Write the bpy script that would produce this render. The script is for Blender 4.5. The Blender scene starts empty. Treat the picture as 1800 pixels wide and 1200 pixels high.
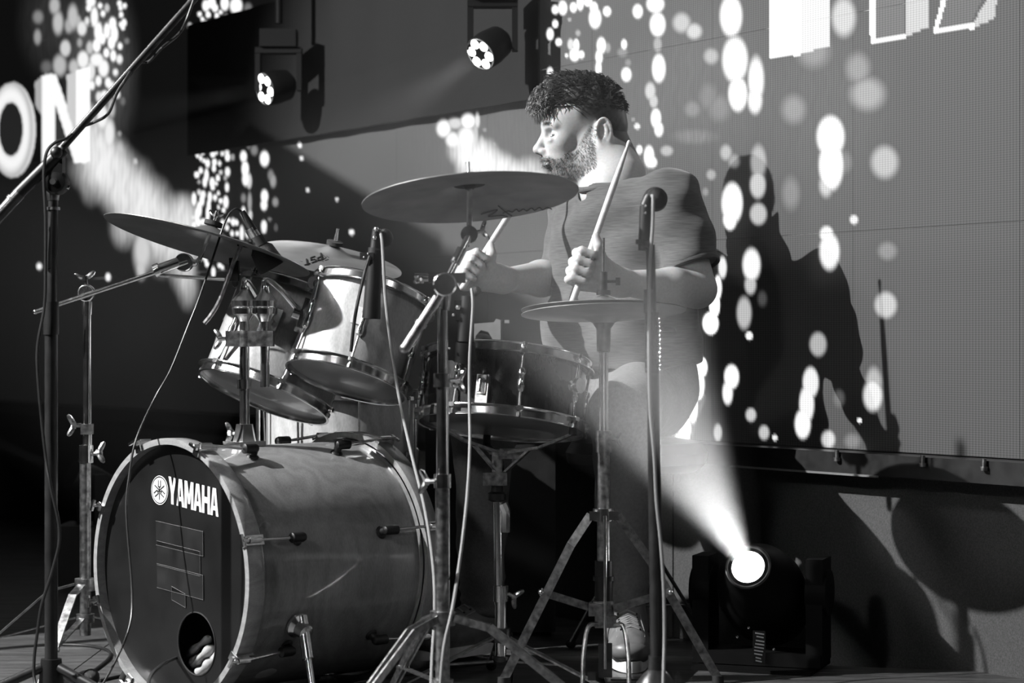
import bpy, math, random
import numpy as np
from mathutils import Vector, Matrix
random.seed(7); np.random.seed(7)
SC = bpy.context.scene
COL = SC.collection
F = 3750.0            # focal length in photo pixels (1800 wide)
CZ = 0.743            # camera height above the stage floor
HY = 605.0            # horizon row
# ---------------------------------------------------------------- camera
cd = bpy.data.cameras.new('camera'); cam = bpy.data.objects.new('camera', cd); COL.objects.link(cam)
cam.location = (0, 0, CZ); cam.rotation_euler = (math.pi/2, 0, 0)
cd.sensor_width = 36.0; cd.lens = 36.0*F/1800.0; cd.shift_y = 5.0/1800.0
cd.clip_start = 0.1; cd.clip_end = 100
cd.dof.use_dof = True; cd.dof.focus_distance = 4.62; cd.dof.aperture_fstop = 4.5
SC.camera = cam
# ---------------------------------------------------------------- world, exposure
w = bpy.data.worlds.new('world'); SC.world = w; w.use_nodes = True
w.node_tree.nodes['Background'].inputs[0].default_value = (1, 1, 1, 1)
w.node_tree.nodes['Background'].inputs[1].default_value = 0.004
SC.view_settings.view_transform = 'Standard'; SC.view_settings.look = 'None'
SC.view_settings.exposure = 0.0; SC.view_settings.gamma = 1.0; SC.view_settings.use_curve_mapping = False
SC.cycles.max_bounces = 6; SC.cycles.volume_bounces = 0; SC.cycles.transparent_max_bounces = 12
SC.cycles.volume_step_rate = 1.0
SC.cycles.caustics_reflective = False; SC.cycles.caustics_refractive = False

def P(x, y, D):
    return Vector(((x-900.0)/F*D, D, CZ-(y-HY)/F*D))

def light(name, kind, loc, target, energy, **kw):
    l = bpy.data.lights.new(name, kind); l.energy = energy
    for k, v in kw.items(): setattr(l, k, v)
    o = bpy.data.objects.new(name, l); COL.objects.link(o); o.location = loc
    d = (Vector(target)-Vector(loc))
    o.rotation_euler = d.to_track_quat('-Z', 'Y').to_euler()
    return o
# key: stage profile spot from the left front
KEY = Vector((-3.45, 3.62, 3.12))
light('key_spot', 'SPOT', KEY, (0.15, 4.75, 0.80), 1650, spot_size=math.radians(74), spot_blend=0.35, shadow_soft_size=0.025)
# unseen dim area lights added for highlights on the chrome and kit
light('front_wash', 'AREA', (-2.3, 0.6, 2.6), (-0.2, 4.6, 0.5), 5, shape='RECTANGLE', size=0.5, size_y=0.25, spread=math.radians(75))
light('front_wash_right', 'AREA', (2.4, 1.6, 2.9), (0.2, 4.8, 0.7), 1.6, shape='RECTANGLE', size=0.35, size_y=0.35, spread=math.radians(75))
light('side_wash', 'AREA', (-2.6, 4.6, 3.1), (-0.4, 4.7, 0.6), 8, shape='RECTANGLE', size=0.4, size_y=0.3, spread=math.radians(80))

# ================================================================ materials
def newmat(name):
    m = bpy.data.materials.new(name); m.use_nodes = True
    nt = m.node_tree; b = nt.nodes['Principled BSDF']
    return m, nt, b
def setp(b, **kw):
    for k, v in kw.items():
        k = k.replace('_', ' ')
        if k in b.inputs:
            b.inputs[k].default_value = (v, v, v, 1) if (k.endswith('Color') or k == 'Specular Tint') and not isinstance(v, tuple) else v
def simple(name, col, rough=0.5, metal=0.0, noise=0.0, nscale=30.0, bump=0.0, bscale=200.0, coat=0.0, stretch=(1,1,1), **kw):
    m, nt, b = newmat(name)
    setp(b, Base_Color=col, Roughness=rough, Metallic=metal, Coat_Weight=coat, Coat_Roughness=0.06, **kw)
    tc = nt.nodes.new('ShaderNodeTexCoord'); mp = nt.nodes.new('ShaderNodeMapping'); mp.inputs['Scale'].default_value = stretch
    nt.links.new(tc.outputs['Object'], mp.inputs[0])
    if noise:
        n = nt.nodes.new('ShaderNodeTexNoise'); n.inputs['Scale'].default_value = nscale; n.inputs['Detail'].default_value = 5
        nt.links.new(mp.outputs[0], n.inputs['Vector'])
        r = nt.nodes.new('ShaderNodeMapRange'); r.inputs['From Min'].default_value = .3; r.inputs['From Max'].default_value = .7
        r.inputs['To Min'].default_value = col*(1-noise); r.inputs['To Max'].default_value = col*(1+noise)
        nt.links.new(n.outputs['Fac'], r.inputs['Value'])
        nt.links.new(r.outputs[0], b.inputs['Base Color'])
        r2 = nt.nodes.new('ShaderNodeMapRange'); r2.inputs['To Min'].default_value = max(0.02, rough*(1-noise*.6)); r2.inputs['To Max'].default_value = min(1, rough*(1+noise*.6))
        nt.links.new(n.outputs['Fac'], r2.inputs['Value']); nt.links.new(r2.outputs[0], b.inputs['Roughness'])
    if bump:
        n2 = nt.nodes.new('ShaderNodeTexNoise'); n2.inputs['Scale'].default_value = bscale; n2.inputs['Detail'].default_value = 3
        nt.links.new(mp.outputs[0], n2.inputs['Vector'])
        bp = nt.nodes.new('ShaderNodeBump'); bp.inputs['Strength'].default_value = bump; bp.inputs['Distance'].default_value = 0.002
        nt.links.new(n2.outputs['Fac'], bp.inputs['Height']); nt.links.new(bp.outputs[0], b.inputs['Normal'])
    return m
M = {}
M['chrome'] = simple('chrome', .80, .19, 1.0, noise=.18, nscale=60)
M['chrome_dull'] = simple('worn_chrome', .40, .34, 1.0, noise=.45, nscale=90)
M['black_metal'] = simple('black_painted_steel', .018, .38, 0.0, noise=.3, nscale=40, coat=.2)
M['dark_steel'] = simple('dark_steel', .10, .32, .8, noise=.3, nscale=50)
M['plastic'] = simple('black_plastic', .008, .45, noise=.2)
M['rubber'] = simple('black_rubber', .016, .7, noise=.2)
M['cable'] = simple('black_cable', .022, .42, noise=.15)
M['cable_grey'] = simple('grey_cable', .30, .5, noise=.1)
M['mesh_grille'] = simple('microphone_grille', .05, .4, .8, bump=.8, bscale=900)
M['head_black'] = simple('black_drum_head', .0065, .42, noise=.35, nscale=9, coat=.08)
M['head_clear'] = simple('smoky_drum_head', .26, .34, noise=.15, nscale=6, coat=.3)
M['white_print'] = simple('white_print', .82, .5)
M['black_print'] = simple('black_print', .012, .5)
M['tape'] = simple('black_tape', .014, .42, noise=.4, nscale=20)
M['tape_edge'] = simple('frayed_tape_edge', .10, .6)
M['lens'] = None
M['wood_stick'] = simple('drumstick_wood', .62, .45, noise=.12, nscale=20, stretch=(1,1,6))
M['felt'] = simple('felt', .03, .95, bump=.5, bscale=500)
M['interior'] = simple('drum_interior', .02, .8)
M['towel'] = simple('pale_cloth', .42, .9, noise=.12, nscale=60, bump=.5, bscale=600)
M['case'] = simple('black_laminate', .012, .5, noise=.2, bump=.2, bscale=200)
M['pale_box'] = simple('pale_grey_plastic', .20, .5, noise=.1)
M['shoe'] = simple('dark_suede', .16, .85, noise=.25, nscale=40, bump=.3, bscale=500)
M['shoe_leather'] = simple('shoe_toe_leather', .15, .4, noise=.2)
M['sole'] = simple('off_white_rubber', .75, .6, noise=.1)
M['lace'] = simple('pale_lace', .3, .8)
M['trouser'] = simple('grey_denim', .16, .9, noise=.14, nscale=140, bump=.5, bscale=500)
M['hair'] = simple('dark_hair', .045, .38, noise=.5, nscale=120)
M['beard'] = simple('beard_hair', .045, .55, noise=.4, nscale=100)
M['eye'] = simple('eye_white', .5, .2)
M['fixture'] = simple('matt_black_housing', .004, .6, Specular_IOR_Level=.12)
M['drape'] = simple('black_drape', .0055, .95, noise=.25, nscale=6, bump=.2, bscale=60)

def wood(name, c1, c2, coat=.8, rough=.3, scale=7.0, stretch=(1, 1, 5)):
    m, nt, b = newmat(name)
    tc = nt.nodes.new('ShaderNodeTexCoord'); mp = nt.nodes.new('ShaderNodeMapping'); mp.inputs['Scale'].default_value = stretch
    nt.links.new(tc.outputs['Object'], mp.inputs[0])
    n = nt.nodes.new('ShaderNodeTexNoise'); n.inputs['Scale'].default_value = scale*.35; n.inputs['Detail'].default_value = 2
    nt.links.new(mp.outputs[0], n.inputs['Vector'])
    wv = nt.nodes.new('ShaderNodeMath'); wv.operation = 'MULTIPLY'; wv.inputs[1].default_value = 60.0
    nt.links.new(n.outputs['Fac'], wv.inputs[0])
    sn = nt.nodes.new('ShaderNodeMath'); sn.operation = 'SINE'; nt.links.new(wv.outputs[0], sn.inputs[0])
    n2 = nt.nodes.new('ShaderNodeTexNoise'); n2.inputs['Scale'].default_value = scale*14; n2.inputs['Detail'].default_value = 4
    nt.links.new(mp.outputs[0], n2.inputs['Vector'])
    a = nt.nodes.new('ShaderNodeMath'); a.operation = 'MULTIPLY_ADD'; a.inputs[1].default_value = .16
    nt.links.new(sn.outputs[0], a.inputs[0]); nt.links.new(n2.outputs['Fac'], a.inputs[2])
    r = nt.nodes.new('ShaderNodeMapRange'); r.inputs['From Min'].default_value = .2; r.inputs['From Max'].default_value = .8
    r.inputs['To Min'].default_value = c1; r.inputs['To Max'].default_value = c2
    nt.links.new(a.outputs[0], r.inputs['Value']); nt.links.new(r.outputs[0], b.inputs['Base Color'])
    setp(b, Roughness=rough, Coat_Weight=coat, Coat_Roughness=.05)
    return m
M['lacquer'] = wood('lacquered_maple', .20, .30, stretch=(3, 3, 1.0))
M['lacquer_pale'] = wood('pale_lacquered_maple', .40, .58, stretch=(3, 3, 1.0))
M['lacquer_dark'] = wood('dark_lacquer', .020, .045, stretch=(3, 3, 1.0), rough=.2)
M['hoop'] = wood('hoop_wood', .26, .38, stretch=(2, 2, 6))
M['deck'] = wood('stage_deck_wood', .035, .12, coat=.15, rough=.5, scale=3, stretch=(1, 7, 1))

def cymbal_mat(name, c, rough):
    m, nt, b = newmat(name)
    tc = nt.nodes.new('ShaderNodeTexCoord')
    sep = nt.nodes.new('ShaderNodeSeparateXYZ'); nt.links.new(tc.outputs['UV'], sep.inputs[0])
    n = nt.nodes.new('ShaderNodeTexNoise'); n.noise_dimensions = '1D'; n.inputs['Scale'].default_value = 260; n.inputs['Detail'].default_value = 3
    nt.links.new(sep.outputs['X'], n.inputs['W'])
    bp = nt.nodes.new('ShaderNodeBump'); bp.inputs['Strength'].default_value = .35; bp.inputs['Distance'].default_value = .0006
    nt.links.new(n.outputs['Fac'], bp.inputs['Height']); nt.links.new(bp.outputs[0], b.inputs['Normal'])
    n2 = nt.nodes.new('ShaderNodeTexNoise'); n2.inputs['Scale'].default_value = 11; n2.inputs['Detail'].default_value = 4
    nt.links.new(tc.outputs['Object'], n2.inputs['Vector'])
    r = nt.nodes.new('ShaderNodeMapRange'); r.inputs['From Min'].default_value = .3; r.inputs['From Max'].default_value = .7; r.inputs['To Min'].default_value = c*.75; r.inputs['To Max'].default_value = c*1.15
    nt.links.new(n2.outputs['Fac'], r.inputs['Value']); nt.links.new(r.outputs[0], b.inputs['Base Color'])
    setp(b, Roughness=rough, Metallic=.85)
    return m
M['cymbal'] = cymbal_mat('cymbal_bronze', .42, .36)
M['cymbal_dull'] = cymbal_mat('cymbal_bronze_brushed', .40, .52)

def shirt_mat():
    m, nt, b = newmat('dark_grey_slub_jersey')
    tc = nt.nodes.new('ShaderNodeTexCoord'); mp = nt.nodes.new('ShaderNodeMapping'); mp.inputs['Scale'].default_value = (30, 30, 420); mp.inputs['Rotation'].default_value = (.1, .08, 0)
    nt.links.new(tc.outputs['Object'], mp.inputs[0])
    n = nt.nodes.new('ShaderNodeTexNoise'); n.inputs['Scale'].default_value = 1.0; n.inputs['Detail'].default_value = 3
    nt.links.new(mp.outputs[0], n.inputs['Vector'])
    r = nt.nodes.new('ShaderNodeMapRange'); r.inputs['From Min'].default_value = .3; r.inputs['From Max'].default_value = .7; r.inputs['To Min'].default_value = .062; r.inputs['To Max'].default_value = .108
    nt.links.new(n.outputs['Fac'], r.inputs['Value']); nt.links.new(r.outputs[0], b.inputs['Base Color'])
    bp = nt.nodes.new('ShaderNodeBump'); bp.inputs['Strength'].default_value = .3; bp.inputs['Distance'].default_value = .002
    nt.links.new(n.outputs['Fac'], bp.inputs['Height']); nt.links.new(bp.outputs[0], b.inputs['Normal'])
    setp(b, Roughness=.95, Sheen_Weight=.25)
    return m
M['shirt'] = shirt_mat()
def skin_mat():
    m, nt, b = newmat('skin')
    at = nt.nodes.new('ShaderNodeAttribute'); at.attribute_name = 'tone'
    tc = nt.nodes.new('ShaderNodeTexCoord')
    n = nt.nodes.new('ShaderNodeTexNoise'); n.inputs['Scale'].default_value = 180; n.inputs['Detail'].default_value = 4
    nt.links.new(tc.outputs['Object'], n.inputs['Vector'])
    mu = nt.nodes.new('ShaderNodeMath'); mu.operation = 'MULTIPLY_ADD'; mu.inputs[1].default_value = .35; mu.inputs[2].default_value = .83
    nt.links.new(n.outputs['Fac'], mu.inputs[0])
    m2 = nt.nodes.new('ShaderNodeMath'); m2.operation = 'MULTIPLY'
    nt.links.new(mu.outputs[0], m2.inputs[0]); nt.links.new(at.outputs['Fac'], m2.inputs[1])
    nt.links.new(m2.outputs[0], b.inputs['Base Color'])
    bp = nt.nodes.new('ShaderNodeBump'); bp.inputs['Strength'].default_value = .15; bp.inputs['Distance'].default_value = .001
    nt.links.new(n.outputs['Fac'], bp.inputs['Height']); nt.links.new(bp.outputs[0], b.inputs['Normal'])
    setp(b, Roughness=.5, Subsurface_Weight=.12, Subsurface_Scale=.01)
    return m
M['skin'] = skin_mat()
def emis(name, s, col=1.0):
    m, nt, b = newmat(name); setp(b, Base_Color=.05, Roughness=.3, Emission_Color=col, Emission_Strength=s); return m
M['lens_lit'] = emis('lit_lens', 6.0)
M['lens_hot'] = emis('lit_front_lens', 14.0)
M['led_small'] = emis('tiny_indicator', 1.0)
def led_mat():
    m, nt, b = newmat('led_screen_surface')
    at = nt.nodes.new('ShaderNodeAttribute'); at.attribute_name = 'level'
    tc = nt.nodes.new('ShaderNodeTexCoord')
    sep = nt.nodes.new('ShaderNodeSeparateXYZ'); nt.links.new(tc.outputs['Object'], sep.inputs[0])
    outs = []
    for ax in ('X', 'Z'):
        a = nt.nodes.new('ShaderNodeMath'); a.operation = 'MULTIPLY'; a.inputs[1].default_value = 2*math.pi/0.005
        nt.links.new(sep.outputs[ax], a.inputs[0])
        s = nt.nodes.new('ShaderNodeMath'); s.operation = 'SINE'; nt.links.new(a.outputs[0], s.inputs[0]); outs.append(s)
    mm = nt.nodes.new('ShaderNodeMath'); mm.operation = 'ADD'; nt.links.new(outs[0].outputs[0], mm.inputs[0]); nt.links.new(outs[1].outputs[0], mm.inputs[1])
    c = nt.nodes.new('ShaderNodeMath'); c.operation = 'MULTIPLY_ADD'; c.inputs[1].default_value = .014; c.inputs[2].default_value = .062
    nt.links.new(mm.outputs[0], c.inputs[0]); nt.links.new(c.outputs[0], b.inputs['Base Color'])
    g = nt.nodes.new('ShaderNodeMath'); g.operation = 'MULTIPLY_ADD'; g.inputs[1].default_value = .10; g.inputs[2].default_value = 1.0
    nt.links.new(mm.outputs[0], g.inputs[0])
    e = nt.nodes.new('ShaderNodeMath'); e.operation = 'MULTIPLY'; nt.links.new(g.outputs[0], e.inputs[0]); nt.links.new(at.outputs['Fac'], e.inputs[1])
    nt.links.new(e.outputs[0], b.inputs['Emission Strength'])
    setp(b, Roughness=.75, Emission_Color=1.0)
    return m
M['led'] = led_mat()
M['panel'] = simple('grey_carpet_cladding', .075, .95, noise=.35, nscale=260, bump=.6, bscale=700)
M['bright_edge'] = simple('aluminium_edge', .6, .4, .9)
def haze(name, dens, aniso=0.2, ztop=None):
    m = bpy.data.materials.new(name); m.use_nodes = True; nt = m.node_tree; nt.nodes.clear()
    o = nt.nodes.new('ShaderNodeOutputMaterial'); v = nt.nodes.new('ShaderNodeVolumeScatter')
    v.inputs['Density'].default_value = dens; v.inputs['Anisotropy'].default_value = aniso
    v.inputs['Color'].default_value = (1, 1, 1, 1)
    nt.links.new(v.outputs[0], o.inputs['Volume'])
    if ztop:      # smoke hangs low over the stage and thins out with height
        g = nt.nodes.new('ShaderNodeNewGeometry'); sp = nt.nodes.new('ShaderNodeSeparateXYZ'); nt.links.new(g.outputs['Position'], sp.inputs[0])
        r = nt.nodes.new('ShaderNodeMapRange'); r.interpolation_type = 'SMOOTHSTEP'
        r.inputs['From Min'].default_value = ztop[0]; r.inputs['From Max'].default_value = ztop[1]; r.inputs['To Min'].default_value = dens; r.inputs['To Max'].default_value = dens*ztop[2]
        nt.links.new(sp.outputs['Z'], r.inputs['Value']); nt.links.new(r.outputs[0], v.inputs['Density'])
    return m

# ================================================================ mesh builder
def perp(a):
    a = Vector(a).normalized(); t = Vector((0, 0, 1)) if abs(a.z) < .9 else Vector((1, 0, 0))
    e1 = a.cross(t).normalized(); e2 = a.cross(e1).normalized()
    return a, e1, e2
class MB:
    def __init__(s): s.v = []; s.f = []; s.uv = {}
    def ring(s, c, e1, e2, r, n):
        i = len(s.v)
        for k in range(n):
            t = 2*math.pi*k/n; s.v.append(c+e1*(r*math.cos(t))+e2*(r*math.sin(t)))
        return i
    def loft(s, rings, n, cap=True):
        for a, b in zip(rings[:-1], rings[1:]):
            for k in range(n):
                k2 = (k+1) % n; s.f.append((a+k, a+k2, b+k2, b+k))
        if cap:
            s.f.append(tuple(rings[0]+k for k in reversed(range(n)))); s.f.append(tuple(rings[-1]+k for k in range(n)))
        return s
    def tube(s, a, b, r1, r2=None, n=14, cap=True):
        a = Vector(a); b = Vector(b); r2 = r1 if r2 is None else r2
        if (b-a).length < 1e-6: return s
        _, e1, e2 = perp(b-a)
        return s.loft([s.ring(a, e1, e2, r1, n), s.ring(b, e1, e2, r2, n)], n, cap)
    def path(s, pts, r, n=8, cap=True, flat=None):
        pts = [Vector(p) for p in pts]; m = len(pts)
        rs = r if isinstance(r, (list, tuple)) else [r]*m
        rings = []; e1p = None
        for i, p in enumerate(pts):
            d = (pts[min(i+1, m-1)]-pts[max(i-1, 0)]).normalized()
            if e1p is None: _, e1, e2 = perp(d)
            else:
                e1 = (e1p-d*e1p.dot(d)).normalized(); e2 = d.cross(e1).normalized()
            e1p = e1; rings.append(s.ring(p, e1, e2, rs[i], n))
        return s.loft(rings, n, cap)
    def lathe(s, o, axis, prof, n=48, cap=True):
        o = Vector(o); a, e1, e2 = perp(axis)
        rings = [s.ring(o+a*h, e1, e2, max(r, 1e-5), n) for r, h in prof]
        s.loft(rings, n, cap); return s
    def box(s, c, ax, ay, az):
        c = Vector(c); ax = Vector(ax); ay = Vector(ay); az = Vector(az); i = len(s.v)
        for sx, sy, sz in ((-1,-1,-1),(1,-1,-1),(1,1,-1),(-1,1,-1),(-1,-1,1),(1,-1,1),(1,1,1),(-1,1,1)):
            s.v.append(c+ax*sx+ay*sy+az*sz)
        for f in ((0,3,2,1),(4,5,6,7),(0,1,5,4),(1,2,6,5),(2,3,7,6),(3,0,4,7)): s.f.append(tuple(i+k for k in f))
        return s
    def bar(s, a, b, w, t, side=None):
        """flat bar between two points, w wide along side, t thick"""
        a = Vector(a); b = Vector(b); d = (b-a); L = d.length/2; d.normalize()
        if side is None: _, e1, e2 = perp(d)
        else:
            e1 = Vector(side); e1 = (e1-d*e1.dot(d)).normalized(); e2 = d.cross(e1)
        return s.box((a+b)/2, d*L, e1*(w/2), e2*(t/2))
    def ball(s, c, r, sc=(1,1,1), n=16):
        c = Vector(c); m = n//2; rings = []
        for j in range(m+1):
            ph = math.pi*j/m; i = len(s.v); rr = max(math.sin(ph), 1e-4)
            for k in range(n):
                t = 2*math.pi*k/n
                s.v.append(c+Vector((r*sc[0]*rr*math.cos(t), r*sc[1]*rr*math.sin(t), r*sc[2]*math.cos(ph))))
            rings.append(i)
        for a, b in zip(rings[:-1], rings[1:]):
            for k in range(n):
                k2 = (k+1) % n; s.f.append((a+k, b+k, b+k2, a+k2))
        return s
    def torus(s, o, axis, R, r, n=48, m=8, sz=1.0):
        o = Vector(o); a, e1, e2 = perp(axis); i = len(s.v)
        for k in range(n):
            t = 2*math.pi*k/n; d = e1*math.cos(t)+e2*math.sin(t)
            for j in range(m):
                q = 2*math.pi*j/m; s.v.append(o+d*(R+r*math.cos(q))+a*(r*sz*math.sin(q)))
        for k in range(n):
            for j in range(m):
                s.f.append((i+k*m+j, i+((k+1)%n)*m+j, i+((k+1)%n)*m+(j+1)%m, i+k*m+(j+1)%m))
        return s
    def poly(s, pts, nrm, th):
        """extrude a planar polygon by th along nrm"""
        nrm = Vector(nrm); i = len(s.v); n = len(pts)
        for p in pts: s.v.append(Vector(p))
        for p in pts: s.v.append(Vector(p)+nrm*th)
        s.f.append(tuple(range(i+n-1, i-1, -1))); s.f.append(tuple(range(i+n, i+2*n)))
        for k in range(n): s.f.append((i+k, i+(k+1)%n, i+n+(k+1)%n, i+n+k))
        return s

ROOT = {}
def mesh_obj(name, verts, faces, mat, parent=None, sharp=35, off=None):
    me = bpy.data.meshes.new(name)
    base = Vector((0,0,0)) if parent is None else ROOT[parent.name]
    if off is not None: base = Vector(off)
    va = np.array([tuple(p) for p in verts], dtype=np.float32) if not isinstance(verts, np.ndarray) else verts.astype(np.float32)
    va = va-np.array(tuple(base), dtype=np.float32)
    me.from_pydata(va.tolist(), [], faces if isinstance(faces, list) else faces.tolist())
    me.materials.append(mat)
    me.polygons.foreach_set('use_smooth', [True]*len(me.polygons))
    me.update()
    if sharp: me.set_sharp_from_angle(angle=math.radians(sharp))
    o = bpy.data.objects.new(name, me); COL.objects.link(o)
    if parent is not None: o.parent = parent
    else: o.location = base
    ROOT[o.name] = base
    return o
def part(name, mb, mat, parent, label=None, sharp=35):
    o = mesh_obj(name, mb.v, mb.f, M[mat] if isinstance(mat, str) else mat, parent, sharp)
    if label: o['label'] = label
    return o
def thing(name, label, cat, loc, group=None):
    o = bpy.data.objects.new(name, None); COL.objects.link(o); o.location = loc; o.empty_display_size = .05
    o['label'] = label; o['category'] = cat
    if group: o['group'] = group
    ROOT[o.name] = Vector(loc); return o
def single(name, mb, mat, label, cat, group=None, kind=None, sharp=35):
    lo = Vector(mb.v[0]) if mb.v else Vector()
    o = mesh_obj(name, mb.v, mb.f, M[mat] if isinstance(mat, str) else mat, None, sharp, off=lo)
    if label: o['label'] = label
    if cat: o['category'] = cat
    if group: o['group'] = group
    if kind: o['kind'] = kind
    return o
def smooth_pts(pts, n=8):
    """Catmull-Rom through points"""
    pts = [Vector(p) for p in pts]; q = [pts[0]*2-pts[1]]+pts+[pts[-1]*2-pts[-2]]; out = []
    for i in range(1, len(q)-2):
        for k in range(n):
            t = k/n; a, b, c, d = q[i-1], q[i], q[i+1], q[i+2]
            out.append(.5*((2*b)+(c-a)*t+(2*a-5*b+4*c-d)*t*t+(3*b-a-3*c+d)*t**3))
    out.append(pts[-1]); return out
# ================================================================ the setting
def struct(name, mb, mat, sharp=35):
    return single(name, mb, mat, None, None, kind='structure', sharp=sharp)
# stage floor: deck boards laid side by side, each a piece of its own
fb = MB().box((0, 5.0, -.06), (4.5, 0, 0), (0, 6.0, 0), (0, 0, .02))
floor = struct('floor', fb, 'black_metal')
bx = -3.0
k = 0
while bx < 2.4:
    wdt = 1.0
    for yy in (-.9, 1.1, 3.1, 5.1, 7.1):
        mb = MB().box((bx+wdt/2, yy+1.0, -.02), (wdt/2-.002, 0, 0), (0, .998, 0), (0, 0, .02))
        part('deck_board', mb, 'deck', floor)
    bx += wdt
# back wall plane (LED screen above, carpeted cladding below)
W0 = Vector((.782, 4.89, 0)); WD = Vector((-.568, .823, 0)).normalized(); WN = Vector((-.823, -.568, 0)).normalized()
def wall(s, z, off=0.0): p = W0+WD*s+WN*off; return Vector((p.x, p.y, z))
def wall_at(px, py, off=0.0):
    d = Vector(((px-900)/F, 1, -(py-HY)/F)); o = W0+WN*off
    t = (o.dot(WN))/(d.dot(WN)); p = d*t
    return Vector((p.x, p.y, CZ+p.z))
def sz_at(px, py):
    p = wall_at(px, py); return (p-W0).dot(WD), p.z
mb = MB().box(wall(2.6, .22, -.03), WD*4.4, WN*.03, Vector((0, 0, .235)))
wb = struct('wall_back', mb, 'panel')
s0 = -1.8
while s0 < 7.0:
    mb = MB().box(wall(s0+.61, .225, .006), WD*.6075, WN*.006, Vector((0, 0, .224)))
    part('cladding_panel', mb, 'panel', wb); s0 += 1.22
mb = MB().box(wall(2.6, 1.75, -.25), WD*4.4, WN*.02, Vector((0, 0, 1.75)))
struct('wall_behind_screen', mb, 'drape')

# ---------------- LED screen content (a moving graphic: drops, smoke, letters)
R = random.Random(5)
blobs = []   # x, y, rx, ry, level, softness
def B(x, y, rx, ry, I=1.0, s=.35): blobs.append((x, y, rx, ry, I, s))
# right hand side, large drops
for a in [(1285,28,20,38),(1292,105,23,42),(1297,165,17,32),(1329,140,14,42,.9,.5),(1327,175,13,26,.8,.5),(1460,240,25,38,1,.3),(1461,290,22,46,1,.3),(1452,325,12,22,.5,.7),
          (1483,30,22,36,.5,.5),(1525,165,32,30,.28,.7),(1508,120,22,28,.2,.8),(1555,285,25,30,.38,.5),(1395,192,22,26,.18,.8),(1430,90,30,30,.17,.8),(1250,99,13,14,.35,.7),
          (1333,285,14,32,.35,.5),(1332,325,14,25,.55,.4),(1333,376,15,20,.5,.4),(1287,357,19,38,1,.25),(1283,385,12,20,1,.3),(1276,268,10,14,.35,.7),(1290,283,10,12,.22,.8),(1250,307,8,9,.28,.7),
          (1240,337,5,7,.15,.7),(1390,340,16,30,.13,.8),(1501,386,7,8,.7,.5),(1453,412,12,15,.8,.45),(1458,442,18,34,.85,.35),(1560,441,17,16,.16,.7),(1557,536,20,24,.45,.4),
          (1321,465,16,30,.9,.35),(1319,500,10,18,.5,.5),(1308,550,13,30,.45,.4),(1317,590,6,7,.9,.4),(1438,605,15,22,.4,.4),(1425,672,14,28,.8,.3),(1418,710,13,34,.85,.3),(1411,745,14,27,.95,.3),
          (1249,568,14,20,1.4,.2),(1256,535,9,24,1.4,.2),(1262,505,6,22,1.2,.3),(1270,470,7,20,.8,.4),(1234,645,9,18,1.4,.2),(1228,675,10,28,1.4,.2),(1218,710,8,34,1.4,.2),(1204,752,10,22,1.4,.2),(1200,768,12,8,1.4,.3),
          (1286,662,13,22,1.1,.3),(1279,690,9,22,.9,.35),(1320,729,9,12,.55,.5),(1262,760,7,16,.5,.4),(1343,760,9,13,.5,.5),(1362,769,4,5,.8,.4),(1456,772,12,16,.6,.5),(1536,672,14,28,.35,.6),(1534,695,17,29,.7,.4),
          (1511,739,3.5,4,.9,.4),(1475,700,10,16,.08,.8),(1340,525,8,14,.06,.8),(1498,775,14,14,.14,.8),(1484,285,14,20,.1,.8),
          (1220,55,14,14,.5,.6),(1198,40,16,18,.42,.6),(1217,192,14,14,.12,.8),(1264,190,20,24,.10,.8),(1245,170,16,24,.08,.8),
          (1152,7,16,16,1),(1156,43,14,22),(1158,120,12,26),(1156,78,7,14,.3,.6),(1143,160,9,16,.5,.5),(1149,178,7,12,.45,.5),(1153,208,9,18,.95),(1158,227,8,14,.8),(1121,20,9,13,.9),(1101,131,9,13,.95,.4),(1104,110,5,6,.15,.7),
          (1067,20,7,9,.95),(1046,32,11,19),(1044,14,7,11),(1057,80,8,15),(1053,100,6,14),(1052,120,5,14),(1068,84,5,9,.25,.6),(1097,78,5,9,.9),(1094,92,9,8,.15,.7),(1033,4,7,7),(1035,3,6,9,.9),
          (1020,5,6,14),(1008,13,6,9),(989,14,8,13),(976,17,6,8),(967,60,6,11),(967,127,5,9),(976,42,5,7),(982,74,5.5,7),(1001,34,2.5,3,.3),(1013,80,5,12),(1010,96,9,12),(1003,78,5,10,.6),(1022,96,5,7,.9),(996,98,2.5,3,.9),(1016,58,4,5,.3,.6),
          (1120,222,5,5,.7),(1124,263,5,8,.9),(1113,210,3,3,.15),(1141,275,9,20,1),(1146,285,9,10,.9),(1172,265,11,9,.35,.6),(1095,292,6,7,.8)]: B(*a)
for a in [(1220,240,30,10,.10,.9),(1100,200,60,90,.02,1),(1230,150,90,110,.045,1),(1450,180,90,120,.03,1)]: B(*a)
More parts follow.
